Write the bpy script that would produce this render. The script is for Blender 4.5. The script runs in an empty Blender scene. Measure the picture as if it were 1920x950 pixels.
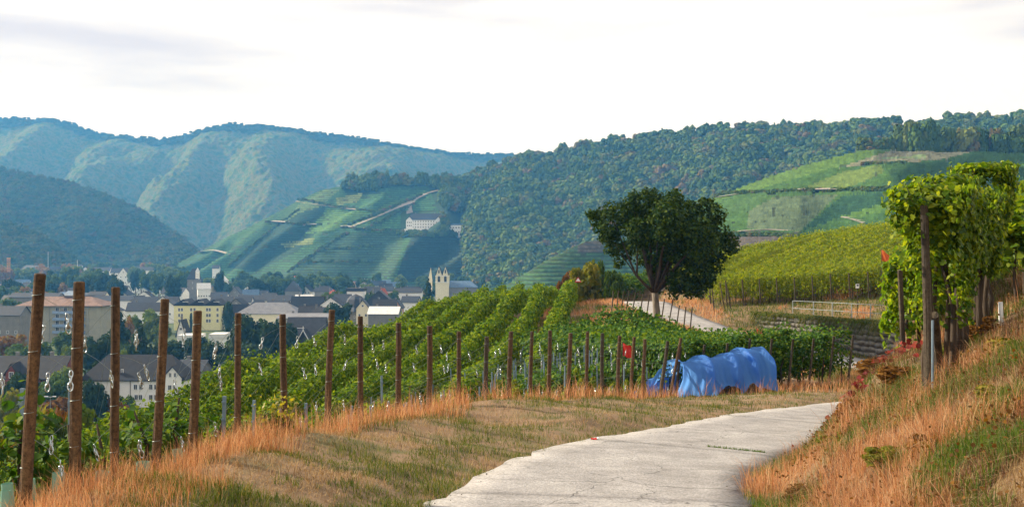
import bpy, math, random
import numpy as np
from mathutils import Vector, Matrix, Euler

random.seed(7)
RNG = np.random.default_rng(7)
SC = bpy.context.scene
COL = SC.collection
R = math.radians

# ------------------------------------------------------------------ camera, sky, sun, exposure
F, CX, CY = 1867.0, 960.0, 475.0          # 35 mm lens, level camera, eye at the origin
def P(px, py, d):                          # the point at distance d seen at a photo pixel
    return ((px - CX) / F * d, d, (CY - py) / F * d)

cam = bpy.data.cameras.new("camera"); cam.lens = 35.0; cam.sensor_width = 36.0
cam.clip_start = 0.05; cam.clip_end = 20000
co = bpy.data.objects.new("camera", cam); COL.objects.link(co)
co.rotation_euler = (R(90), 0, 0); SC.camera = co

SUN_AZ, SUN_EL = R(-72), R(31)             # from the left front, hazy
world = bpy.data.worlds.new("World"); SC.world = world; world.use_nodes = True
nt = world.node_tree; nt.nodes.clear()
def N(t, ty, **kw):
    n = t.nodes.new(ty)
    for k, v in kw.items(): setattr(n, k, v)
    return n
sky = N(nt, "ShaderNodeTexSky", sky_type='NISHITA', sun_disc=False, sun_elevation=SUN_EL, sun_rotation=SUN_AZ, air_density=1.0, dust_density=2.0)
tc = N(nt, "ShaderNodeTexCoord"); mp = N(nt, "ShaderNodeMapping"); mp.inputs['Scale'].default_value = (1.0, 1.0, 7.0)
mp.inputs['Location'].default_value = (0.35, 0.1, 0.4)
nz = N(nt, "ShaderNodeTexNoise"); nz.inputs['Scale'].default_value = 2.1; nz.inputs['Detail'].default_value = 4; nz.inputs['Roughness'].default_value = 0.5
rp = N(nt, "ShaderNodeValToRGB")
rp.color_ramp.elements[0].position = 0.33; rp.color_ramp.elements[0].color = (0.64, 0.595, 0.645, 1)
rp.color_ramp.elements[1].position = 0.49; rp.color_ramp.elements[1].color = (1.0, 0.945, 0.885, 1)
mul = N(nt, "ShaderNodeVectorMath", operation='SCALE'); mul.inputs['Scale'].default_value = 7.8
mix = N(nt, "ShaderNodeMix", data_type='RGBA'); mix.inputs['Factor'].default_value = 0.92
bg = N(nt, "ShaderNodeBackground"); bg.inputs['Strength'].default_value = 0.10
wo = N(nt, "ShaderNodeOutputWorld")
L = nt.links.new
L(tc.outputs['Generated'], mp.inputs['Vector']); L(mp.outputs['Vector'], nz.inputs['Vector']); L(nz.outputs['Fac'], rp.inputs['Fac'])
L(rp.outputs['Color'], mul.inputs[0]); L(sky.outputs['Color'], mix.inputs['A']); L(mul.outputs['Vector'], mix.inputs['B'])
L(mix.outputs['Result'], bg.inputs['Color']); L(bg.outputs['Background'], wo.inputs['Surface'])

sl = bpy.data.lights.new("sun", 'SUN'); sl.energy = 5.0; sl.angle = R(1.5); sl.color = (1.0, 0.93, 0.80)
so = bpy.data.objects.new("sun", sl); COL.objects.link(so)
sdir = Vector((math.sin(SUN_AZ) * math.cos(SUN_EL), math.cos(SUN_AZ) * math.cos(SUN_EL), math.sin(SUN_EL)))
so.rotation_euler = sdir.to_track_quat('Z', 'Y').to_euler(); so.location = sdir * 50
SC.view_settings.view_transform = 'Standard'; SC.view_settings.look = 'None'
SC.view_settings.exposure = 0.68; SC.view_settings.gamma = 1.0; SC.view_settings.use_curve_mapping = False
SC.cycles.use_denoising = True
SC.cycles.max_bounces = 6; SC.cycles.transparent_max_bounces = 8

# ------------------------------------------------------------------ helpers
def tag(o, label=None, cat=None, group=None, kind=None):
    if label: o['label'] = label
    if cat: o['category'] = cat
    if group: o['group'] = group
    if kind: o['kind'] = kind
    return o
def empty(name, loc=(0, 0, 0), rz=0.0, parent=None):
    o = bpy.data.objects.new(name, None); COL.objects.link(o); o.location = loc; o.rotation_euler = (0, 0, rz)
    o.empty_display_size = 0.2
    if parent: o.parent = parent
    return o
def link(name, me, parent=None, loc=None, rot=None, scl=None, kind=None):
    o = bpy.data.objects.new(name, me); COL.objects.link(o)
    if parent: o.parent = parent
    if loc is not None: o.location = loc
    if rot is not None: o.rotation_euler = rot
    if scl is not None: o.scale = scl
    if kind: o['kind'] = kind
    return o
def np_mesh(name, V, Fc, mat=None, smooth=False, col=None):
    V = np.asarray(V, dtype=np.float32).reshape(-1, 3); Fc = np.asarray(Fc, dtype=np.int32); k = Fc.shape[1]
    me = bpy.data.meshes.new(name)
    me.vertices.add(len(V)); me.vertices.foreach_set("co", V.ravel())
    me.loops.add(Fc.size); me.loops.foreach_set("vertex_index", Fc.ravel())
    me.polygons.add(len(Fc)); me.polygons.foreach_set("loop_start", np.arange(0, Fc.size, k, dtype=np.int32))
    if smooth: me.polygons.foreach_set("use_smooth", np.ones(len(Fc), dtype=bool))
    if col is not None:
        a = me.color_attributes.new("Col", 'FLOAT_COLOR', 'POINT')
        c4 = np.ones((len(V), 4), dtype=np.float32); c4[:, :3] = col; a.data.foreach_set("color", c4.ravel())
    if mat: me.materials.append(mat)
    me.update(calc_edges=True); me.validate()
    return me
class MB:
    def __init__(s): s.v = []; s.f = []; s.m = []
    def add(s, vs, fs, mi=0):
        b = len(s.v); s.v += [tuple(v) for v in vs]; s.f += [tuple(i + b for i in f) for f in fs]; s.m += [mi] * len(fs)
    def box(s, c, d, mi=0, rz=0.0, taper=1.0):
        x, y, z = d[0] / 2, d[1] / 2, d[2] / 2; cs, sn = math.cos(rz), math.sin(rz); vs = []
        for sz in (-1, 1):
            t = taper if sz > 0 else 1.0
            for sx, sy in ((-1, -1), (1, -1), (1, 1), (-1, 1)):
                a, b = sx * x * t, sy * y * t
                vs.append((c[0] + a * cs - b * sn, c[1] + a * sn + b * cs, c[2] + sz * z))
        s.add(vs, [(3, 2, 1, 0), (4, 5, 6, 7), (0, 1, 5, 4), (1, 2, 6, 5), (2, 3, 7, 6), (3, 0, 4, 7)], mi)
    def tube(s, pts, rad, seg=6, mi=0, closed=False, cap=True):
        pts = [Vector(p) for p in pts]; n = len(pts)
        rads = rad if isinstance(rad, (list, tuple)) else [rad] * n
        vs = []; up = Vector((0, 0, 1)); ref = None
        for i, p in enumerate(pts):
            a = pts[(i - 1) % n] if (closed or i > 0) else p
            b = pts[(i + 1) % n] if (closed or i < n - 1) else p
            t = (b - a).normalized()
            if ref is None:
                ref = t.orthogonal().normalized()
            ref = (ref - t * ref.dot(t)).normalized(); bi = t.cross(ref)
            for k in range(seg):
                an = 2 * math.pi * k / seg
                vs.append(p + (ref * math.cos(an) + bi * math.sin(an)) * rads[i])
        fs = []
        for i in range(n if closed else n - 1):
            j = (i + 1) % n
            for k in range(seg):
                l = (k + 1) % seg
                fs.append((i * seg + k, i * seg + l, j * seg + l, j * seg + k))
        if cap and not closed:
            fs.append(tuple(reversed(range(seg)))); fs.append(tuple((n - 1) * seg + k for k in range(seg)))
        s.add(vs, fs, mi)
    def mesh(s, name, mats, smooth=False):
        me = bpy.data.meshes.new(name); me.from_pydata(s.v, [], s.f)
        for m in (mats if isinstance(mats, (list, tuple)) else [mats]): me.materials.append(m)
        me.polygons.foreach_set("material_index", s.m)
        if smooth: me.polygons.foreach_set("use_smooth", [True] * len(s.f))
        me.update(); return me
    def build(s, name, mats, parent=None, smooth=False, **kw):
        return link(name, s.mesh(name, mats, smooth), parent, **kw)

_tab = np.random.default_rng(3).random((256, 256))
def vn(x, y, s=0):                          # smooth value noise 0..1
    x = np.asarray(x, dtype=float) + 37.3 * s; y = np.asarray(y, dtype=float) + 91.7 * s
    xi = np.floor(x).astype(int); yi = np.floor(y).astype(int); fx = x - xi; fy = y - yi
    fx = fx * fx * (3 - 2 * fx); fy = fy * fy * (3 - 2 * fy)
    g = lambda a, b: _tab[a & 255, b & 255]
    return (g(xi, yi) * (1 - fx) + g(xi + 1, yi) * fx) * (1 - fy) + (g(xi, yi + 1) * (1 - fx) + g(xi + 1, yi + 1) * fx) * fy
def fbm(x, y, s=0, o=4):
    r = 0; a = 0.5; t = 0
    for i in range(o):
        r = r + a * vn(np.asarray(x) * 2 ** i, np.asarray(y) * 2 ** i, s + i); t += a; a *= 0.5
    return r / t

# ------------------------------------------------------------------ materials
def new_mat(name):
    m = bpy.data.materials.new(name); m.use_nodes = True; t = m.node_tree; t.nodes.clear()
    out = N(t, "ShaderNodeOutputMaterial"); return m, t, out
def mat(name, cols, scale=5.0, rough=0.85, bump=0.0, bscale=None, detail=5, metal=0.0, pos=(0.3, 0.7), stretch=None, spec=0.3, dist=0.02, alpha=None):
    """surface whose base colour wanders between a few real colours by noise, with optional fine relief"""
    m, t, out = new_mat(name); l = t.links.new
    b = N(t, "ShaderNodeBsdfPrincipled"); b.inputs['Roughness'].default_value = rough; b.inputs['Metallic'].default_value = metal
    b.inputs['Specular IOR Level'].default_value = spec
    tcn = N(t, "ShaderNodeTexCoord"); src = tcn.outputs['Object']
    if stretch:
        mpn = N(t, "ShaderNodeMapping"); mpn.inputs['Scale'].default_value = stretch; l(src, mpn.inputs['Vector']); src = mpn.outputs['Vector']
    if len(cols) == 1: b.inputs['Base Color'].default_value = (*cols[0], 1)
    else:
        n = N(t, "ShaderNodeTexNoise"); n.inputs['Scale'].default_value = scale; n.inputs['Detail'].default_value = detail
        r = N(t, "ShaderNodeValToRGB"); e = r.color_ramp.elements
        e[0].position, e[1].position = pos; e[0].color = (*cols[0], 1); e[1].color = (*cols[-1], 1)
        for i, c in enumerate(cols[1:-1]):
            q = e.new(pos[0] + (pos[1] - pos[0]) * (i + 1) / (len(cols) - 1)); q.color = (*c, 1)
        l(src, n.inputs['Vector']); l(n.outputs['Fac'], r.inputs['Fac']); l(r.outputs['Color'], b.inputs['Base Color'])
    if bump:
        n2 = N(t, "ShaderNodeTexNoise"); n2.inputs['Scale'].default_value = bscale or scale * 6; n2.inputs['Detail'].default_value = 6
        bp = N(t, "ShaderNodeBump"); bp.inputs['Strength'].default_value = bump; bp.inputs['Distance'].default_value = dist
        l(src, n2.inputs['Vector']); l(n2.outputs['Fac'], bp.inputs['Height']); l(bp.outputs['Normal'], b.inputs['Normal'])
    if alpha is not None: b.inputs['Alpha'].default_value = alpha
    l(b.outputs['BSDF'], out.inputs['Surface']); return m
def leaf_mat(name, cols, transl=0.4, by='island', rough=0.5, tcol=None, vcol=False, spec=0.35):
    """leaf: every leaf (mesh island) or every tree (object) draws its own colour; light passes through"""
    m, t, out = new_mat(name); l = t.links.new
    if by == 'island': rnd = N(t, "ShaderNodeNewGeometry").outputs['Random Per Island']
    else: rnd = N(t, "ShaderNodeObjectInfo").outputs['Random']
    r = N(t, "ShaderNodeValToRGB"); e = r.color_ramp.elements
    e[0].position = 0; e[0].color = (*cols[0], 1); e[1].position = 1; e[1].color = (*cols[-1], 1)
    for i, c in enumerate(cols[1:-1]): q = e.new((i + 1) / (len(cols) - 1)); q.color = (*c, 1)
    l(rnd, r.inputs['Fac']); c = r.outputs['Color']
    if vcol:
        a = N(t, "ShaderNodeAttribute"); a.attribute_name = "Col"; mm = N(t, "ShaderNodeMix", data_type='RGBA', blend_type='MULTIPLY')
        mm.inputs['Factor'].default_value = 1; l(a.outputs['Color'], mm.inputs['A']); l(c, mm.inputs['B']); c = mm.outputs['Result']
    b = N(t, "ShaderNodeBsdfPrincipled"); b.inputs['Roughness'].default_value = rough; b.inputs['Specular IOR Level'].default_value = spec
    l(c, b.inputs['Base Color'])
    if transl > 0:
        tr = N(t, "ShaderNodeBsdfTranslucent"); hs = N(t, "ShaderNodeMix", data_type='RGBA', blend_type='MULTIPLY'); hs.inputs['Factor'].default_value = 1
        hs.inputs['B'].default_value = (*(tcol or (1.6, 1.5, 0.5)), 1); l(c, hs.inputs['A']); l(hs.outputs['Result'], tr.inputs['Color'])
        mx = N(t, "ShaderNodeMixShader"); mx.inputs['Fac'].default_value = transl
        l(b.outputs['BSDF'], mx.inputs[1]); l(tr.outputs['BSDF'], mx.inputs[2]); l(mx.outputs['Shader'], out.inputs['Surface'])
    else: l(b.outputs['BSDF'], out.inputs['Surface'])
    return m
def col_mat(name, rough=0.9, nscale=0.05, amt=0.35):
    """land whose parcels carry their own colours (point attribute), broken up by noise"""
    m, t, out = new_mat(name); l = t.links.new
    a = N(t, "ShaderNodeAttribute"); a.attribute_name = "Col"; tcn = N(t, "ShaderNodeTexCoord")
    n = N(t, "ShaderNodeTexNoise"); n.inputs['Scale'].default_value = nscale; n.inputs['Detail'].default_value = 8; n.inputs['Roughness'].default_value = 0.7
    mr = N(t, "ShaderNodeMapRange"); mr.inputs['From Min'].default_value = 0.25; mr.inputs['From Max'].default_value = 0.75
    mr.inputs['To Min'].default_value = 1 - amt; mr.inputs['To Max'].default_value = 1 + amt
    vm = N(t, "ShaderNodeVectorMath", operation='SCALE'); b = N(t, "ShaderNodeBsdfPrincipled"); b.inputs['Roughness'].default_value = rough
    b.inputs['Specular IOR Level'].default_value = 0.1
    l(tcn.outputs['Object'], n.inputs['Vector']); l(n.outputs['Fac'], mr.inputs['Value']); l(a.outputs['Color'], vm.inputs[0]); l(mr.outputs['Result'], vm.inputs['Scale'])
    l(vm.outputs['Vector'], b.inputs['Base Color']); l(b.outputs['BSDF'], out.inputs['Surface']); return m

M = {}
M['soil'] = mat('soil', [(0.08, 0.055, 0.03), (0.22, 0.14, 0.08), (0.11, 0.10, 0.04)], 1.3, 0.95, 0.5, 14)
M['concrete'] = mat('concrete', [(0.27, 0.255, 0.245), (0.35, 0.33, 0.32), (0.41, 0.39, 0.375)], 1.1, 0.9, 0.8, 45, detail=12, pos=(0.25, 0.75))
def grain(m, sc, lo, hi, thr=(0.35, 0.6)):
    t = m.node_tree; b = [n for n in t.nodes if n.type == 'BSDF_PRINCIPLED'][0]; src = b.inputs['Base Color'].links[0].from_socket
    n = N(t, "ShaderNodeTexNoise"); n.inputs['Scale'].default_value = sc; n.inputs['Detail'].default_value = 4; n.inputs['Roughness'].default_value = .8; tcn = N(t, "ShaderNodeTexCoord"); t.links.new(tcn.outputs['Object'], n.inputs['Vector'])
    mr = N(t, "ShaderNodeMapRange"); mr.inputs['From Min'].default_value, mr.inputs['From Max'].default_value = thr; mr.inputs['To Min'].default_value = lo; mr.inputs['To Max'].default_value = hi
    v = N(t, "ShaderNodeVectorMath", operation='SCALE'); t.links.new(n.outputs['Fac'], mr.inputs['Value']); t.links.new(src, v.inputs[0]); t.links.new(mr.outputs['Result'], v.inputs['Scale']); t.links.new(v.outputs['Vector'], b.inputs['Base Color'])
grain(M['concrete'], 30, .5, 1.15); grain(M['concrete'], 1.7, .72, 1.06, (.3, .62))
def cracks(m, sc):
    t = m.node_tree; b = [n for n in t.nodes if n.type == 'BSDF_PRINCIPLED'][0]; src = b.inputs['Base Color'].links[0].from_socket; tcn = N(t, "ShaderNodeTexCoord")
    n = N(t, "ShaderNodeTexNoise"); n.inputs['Scale'].default_value = 1.6; n.inputs['Detail'].default_value = 5; ad = N(t, "ShaderNodeVectorMath", operation='MULTIPLY_ADD'); ad.inputs[1].default_value = (.9, .9, 0)
    v = N(t, "ShaderNodeTexVoronoi", feature='DISTANCE_TO_EDGE'); v.inputs['Scale'].default_value = sc; mr = N(t, "ShaderNodeMapRange"); mr.inputs['From Min'].default_value = .001; mr.inputs['From Max'].default_value = .0045; mr.inputs['To Min'].default_value = .45; mr.inputs['To Max'].default_value = 1
    q = N(t, "ShaderNodeVectorMath", operation='SCALE'); l = t.links.new; l(tcn.outputs['Object'], n.inputs['Vector']); l(n.outputs['Color'], ad.inputs[0]); l(tcn.outputs['Object'], ad.inputs[2]); l(ad.outputs[0], v.inputs['Vector'])
    l(v.outputs['Distance'], mr.inputs['Value']); l(src, q.inputs[0]); l(mr.outputs['Result'], q.inputs['Scale']); l(q.outputs['Vector'], b.inputs['Base Color'])
cracks(M['concrete'], .33)
M['post'] = mat('weathered_wood', [(0.035, 0.020, 0.011), (0.09, 0.048, 0.022), (0.15, 0.088, 0.040)], 9, 0.85, 0.8, 30, stretch=(1, 1, 0.08))
M['post_dark'] = mat('dark_wood', [(0.022, 0.018, 0.014), (0.06, 0.045, 0.03), (0.11, 0.09, 0.06)], 9, 0.85, 0.8, 30, stretch=(1, 1, 0.08))
grain(M['post'], 22, .40, 1.4); grain(M['post_dark'], 22, .5, 1.3)
M['stake'] = mat('galvanised_stake', [(0.13, 0.20, 0.27), (0.22, 0.30, 0.36)], 12, 0.5, metal=0.3)
M['steel'] = mat('shiny_steel', [(0.50, 0.55, 0.56)], rough=0.2, metal=0.9)
M['wire'] = mat('trellis_wire', [(0.20, 0.24, 0.23)], rough=0.45, metal=0.5)
M['rail'] = mat('railing_paint', [(0.24, 0.27, 0.28), (0.32, 0.35, 0.35)], 6, 0.5, metal=0.2)
M['tube'] = mat('plant_tube', [(0.16, 0.33, 0.25), (0.24, 0.40, 0.30)], 6, 0.5)
M['white'] = mat('white_paint', [(0.72, 0.72, 0.70), (0.80, 0.80, 0.78)], 1.0, 0.7)
M['black'] = mat('black_paint', [(0.012, 0.012, 0.014)], rough=0.6)
M['red'] = mat('red_cloth', [(0.42, 0.015, 0.012), (0.60, 0.03, 0.02)], 9, 0.7)
M['orange'] = mat('orange_cloth', [(0.50, 0.09, 0.02), (0.62, 0.14, 0.03)], 9, 0.7)
M['stone'] = mat('wall_stone', [(0.10, 0.095, 0.09), (0.18, 0.17, 0.155), (0.24, 0.22, 0.19)], 3.0, 0.9, 0.6, 20)
M['mortar'] = mat('wall_core', [(0.11, 0.105, 0.095), (0.16, 0.15, 0.135)], 3.0, 0.95)
M['bark'] = mat('bark', [(0.07, 0.055, 0.04), (0.17, 0.14, 0.11), (0.24, 0.21, 0.17)], 8, 0.9, 0.8, 25, stretch=(1, 1, 0.25))
M['vine_wood'] = mat('vine_trunk_bark', [(0.03, 0.022, 0.016), (0.09, 0.065, 0.045)], 14, 0.95, 0.8, 40, stretch=(1, 1, 0.2))
M['vine_a'] = leaf_mat('vine_leaf', [(0.022, 0.06, 0.006), (0.065, 0.135, 0.009), (0.125, 0.20, 0.011), (0.23, 0.27, 0.013)], 0.32, rough=.7, spec=.1)
M['vine_b'] = leaf_mat('vine_leaf_yellowing', [(0.08, 0.13, 0.012), (0.13, 0.19, 0.014), (0.20, 0.24, 0.018), (0.27, 0.27, 0.02)], 0.45, rough=.65, spec=.15)
M['vine_c'] = leaf_mat('vine_leaf_deep', [(0.018, 0.055, 0.010), (0.035, 0.095, 0.013), (0.07, 0.15, 0.016), (0.16, 0.21, 0.016)], 0.33, rough=.65, spec=.12)
M['vine_near'] = leaf_mat('vine_leaf_near', [(0.035, 0.09, 0.010), (0.08, 0.15, 0.012), (0.14, 0.22, 0.014), (0.29, 0.34, 0.02)], 0.5, rough=0.5, spec=0.22)
M['vine_near_obj'] = leaf_mat('vine_leaf_single', [(0.04, 0.10, 0.010), (0.09, 0.17, 0.013), (0.19, 0.25, 0.016), (0.34, 0.36, 0.02)], 0.5, by='object', rough=0.45, spec=0.25)
M['walnut'] = leaf_mat('walnut_leaf', [(0.008, 0.026, 0.004), (0.018, 0.046, 0.006), (0.038, 0.074, 0.009), (0.075, 0.105, 0.011)], 0.22, rough=.7, spec=.12)
M['dry'] = leaf_mat('dry_grass', [(0.15, 0.065, 0.032), (0.40, 0.17, 0.075), (0.56, 0.26, 0.12), (0.62, 0.33, 0.16), (0.66, 0.46, 0.26), (0.46, 0.18, 0.08)], 0.35, tcol=(1.2, 1.05, 0.8), spec=0.1)
M['straw'] = leaf_mat('straw_grass', [(0.14, 0.085, 0.040), (0.30, 0.19, 0.09), (0.42, 0.29, 0.15), (0.52, 0.39, 0.21)], 0.3, tcol=(1.2, 1.05, 0.8), spec=0.1)
M['brown'] = leaf_mat('brown_grass', [(0.05, 0.026, 0.016), (0.11, 0.055, 0.030), (0.18, 0.085, 0.045), (0.15, 0.04, 0.03)], 0.25, tcol=(1.1, .9, .7), spec=0.1)
M['turf'] = leaf_mat('turf_grass', [(0.03, 0.055, 0.012), (0.06, 0.10, 0.016), (0.11, 0.14, 0.022), (0.24, 0.19, 0.07)], 0.35, spec=0.15)
M['green'] = leaf_mat('green_grass', [(0.025, 0.06, 0.010), (0.05, 0.11, 0.014), (0.08, 0.15, 0.02), (0.16, 0.19, 0.03)], 0.4, spec=0.2)
M['redleaf'] = leaf_mat('red_creeper_leaf', [(0.07, 0.010, 0.010), (0.15, 0.016, 0.014), (0.22, 0.026, 0.018), (0.13, 0.05, 0.02)], 0.2, tcol=(1.2, 0.8, 0.7), spec=.15)
M['yellow'] = leaf_mat('yellow_weed', [(0.16, 0.17, 0.02), (0.28, 0.25, 0.02), (0.36, 0.31, 0.03)], 0.4)
M['bush_y'] = leaf_mat('bush_yellow_green', [(0.07, 0.09, 0.012), (0.13, 0.14, 0.016), (0.21, 0.18, 0.02)], 0.35, rough=.75, spec=.08)
M['bush_r'] = leaf_mat('bush_rusty', [(0.06, 0.035, 0.012), (0.14, 0.06, 0.016), (0.20, 0.10, 0.02)], 0.3, rough=.75, spec=.08)
M['bush_g'] = leaf_mat('bush_green', [(0.02, 0.045, 0.008), (0.045, 0.085, 0.012), (0.08, 0.12, 0.016)], 0.35, rough=.75, spec=.08)
M['tree_g'] = leaf_mat('tree_green', [(0.028, 0.060, 0.012), (0.055, 0.10, 0.018), (0.09, 0.14, 0.024)], 0.3, rough=.75, spec=.08)
M['tree_d'] = leaf_mat('tree_dark', [(0.010, 0.026, 0.008), (0.022, 0.046, 0.012), (0.036, 0.064, 0.015)], 0.25, rough=.75, spec=.08)
M['tree_a'] = leaf_mat('tree_autumn', [(0.14, 0.07, 0.02), (0.24, 0.12, 0.03), (0.20, 0.17, 0.03)], 0.3, rough=.75, spec=.08)
M['tree_l'] = leaf_mat('tree_light', [(0.06, 0.10, 0.016), (0.10, 0.15, 0.022), (0.15, 0.19, 0.03)], 0.3, rough=.75, spec=.08)
M['forest'] = leaf_mat('forest_crown', [(0.036, 0.072, 0.016), (0.06, 0.11, 0.022), (0.08, 0.14, 0.025), (0.12, 0.17, 0.03), (0.055, 0.10, 0.025), (0.05, 0.09, 0.02), (0.07, 0.12, 0.025), (0.14, 0.16, 0.04), (0.07, 0.11, 0.025), (0.16, 0.11, 0.04)], 0.0, by='object', rough=.8, spec=.05)
M['forest_far'] = leaf_mat('far_forest_crown', [(0.03, 0.062, 0.014), (0.05, 0.09, 0.018), (0.075, 0.115, 0.02), (0.12, 0.12, 0.03), (0.05, 0.085, 0.018), (0.11, 0.085, 0.03)], 0.0, by='object', rough=.8, spec=.05)
M['land'] = col_mat('land_parcels', nscale=0.03, amt=0.3)
M['vinerow_far'] = col_mat('far_vine_rows', nscale=0.25, amt=0.45)
M['forest_floor'] = mat('forest_floor', [(0.03, 0.035, 0.015), (0.06, 0.06, 0.025)], 0.05, 0.95)
M['meadow'] = mat('valley_meadow', [(0.03, 0.05, 0.015), (0.06, 0.09, 0.025), (0.10, 0.10, 0.05)], 0.01, 0.95, detail=8)
M['track'] = mat('farm_track', [(0.20, 0.17, 0.14), (0.28, 0.25, 0.21)], 0.1, 0.95)

# ------------------------------------------------------------------ near ground: heights through measured spots
ROADP = np.array([(0.3, -14, -0.4), (0.45, 0, -1.6), (0.6, 6, -2.2), (0.85, 10.5, -2.65), (1.55, 13.7, -2.97), (2.65, 16.3, -3.23), (4.45, 19.5, -3.55),
    (6.6, 23.3, -3.93), (9.2, 26.8, -4.28), (12.0, 29.8, -4.58), (15.6, 33, -5.0), (18.4, 37, -5.3), (19.5, 42, -5.5), (18.8, 48, -5.65), (16.6, 55, -5.6),
    (13.7, 61, -5.15), (11.7, 66, -4.5), (10.6, 72, -4.0), (10.2, 78, -3.75), (10.8, 87, -4.9), (11.5, 98, -7.0)])
def catmull(Pt, n):
    out = []
    for i in range(len(Pt) - 1):
        p0 = Pt[max(i - 1, 0)]; p1 = Pt[i]; p2 = Pt[i + 1]; p3 = Pt[min(i + 2, len(Pt) - 1)]
        for k in range(n):
            t = k / n
            out.append(0.5 * ((2 * p1) + (-p0 + p2) * t + (2 * p0 - 5 * p1 + 4 * p2 - p3) * t * t + (-p0 + 3 * p1 - 3 * p2 + p3) * t ** 3))
    out.append(Pt[-1]); return np.array(out)
ROAD = catmull(ROADP, 10); HW = 1.68
_seg = np.diff(ROAD[:, :2], axis=0); RS = np.concatenate([[0], np.cumsum(np.hypot(_seg[:, 0], _seg[:, 1]))])
def road_near(x, y):                       # distance, height, side (+ right of travel) of the nearest road point
    x = np.atleast_1d(np.asarray(x, float)); y = np.atleast_1d(np.asarray(y, float))
    D = np.empty(len(x)); Z = np.empty(len(x)); S = np.empty(len(x))
    T = np.gradient(ROAD[:, :2], axis=0)
    for a in range(0, len(x), 4000):
        xx = x[a:a + 4000, None]; yy = y[a:a + 4000, None]
        d2 = (xx - ROAD[None, :, 0]) ** 2 + (yy - ROAD[None, :, 1]) ** 2; i = d2.argmin(1)
        D[a:a + 4000] = np.sqrt(d2[np.arange(len(i)), i]); Z[a:a + 4000] = ROAD[i, 2]
        S[a:a + 4000] = np.sign(T[i, 1] * (xx[:, 0] - ROAD[i, 0]) - T[i, 0] * (yy[:, 0] - ROAD[i, 1]))
    return D, Z, S
POSTS_PX = [(75, 515, 45, 955, 8.6), (148, 530, 140, 905, 9.6), (216, 540, 215, 915, 10.4), (309, 562, 292, 885, 11.3), (371, 584, 360, 862, 12.4), (447, 588, 444, 825, 14.0),
    (530, 590, 534, 832, 15.2), (622, 582, 613, 808, 16.7), (675, 594, 677, 800, 18.0), (747, 606, 747, 786, 19.6), (806, 612, 805, 776, 21.2), (861, 622, 859, 772, 22.6),
    (913, 632, 909, 772, 23.8), (958, 622, 953, 768, 25.0), (997, 622, 994, 762, 26.0), (1031, 620, 1029, 757, 27.0), (1070, 625, 1064, 752, 28.0), (1102, 622, 1098, 750, 28.8),
    (1130, 625, 1127, 752, 29.6), (1162, 630, 1157, 755, 30.6), (1189, 632, 1182, 748, 31.5), (1209, 636, 1205, 746, 32.2), (1252, 640, 1236, 755, 33.2), (1277, 634, 1254, 752, 34.0)]
PB = [P(x1, y1, d) for x0, y0, x1, y1, d in POSTS_PX]
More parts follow.
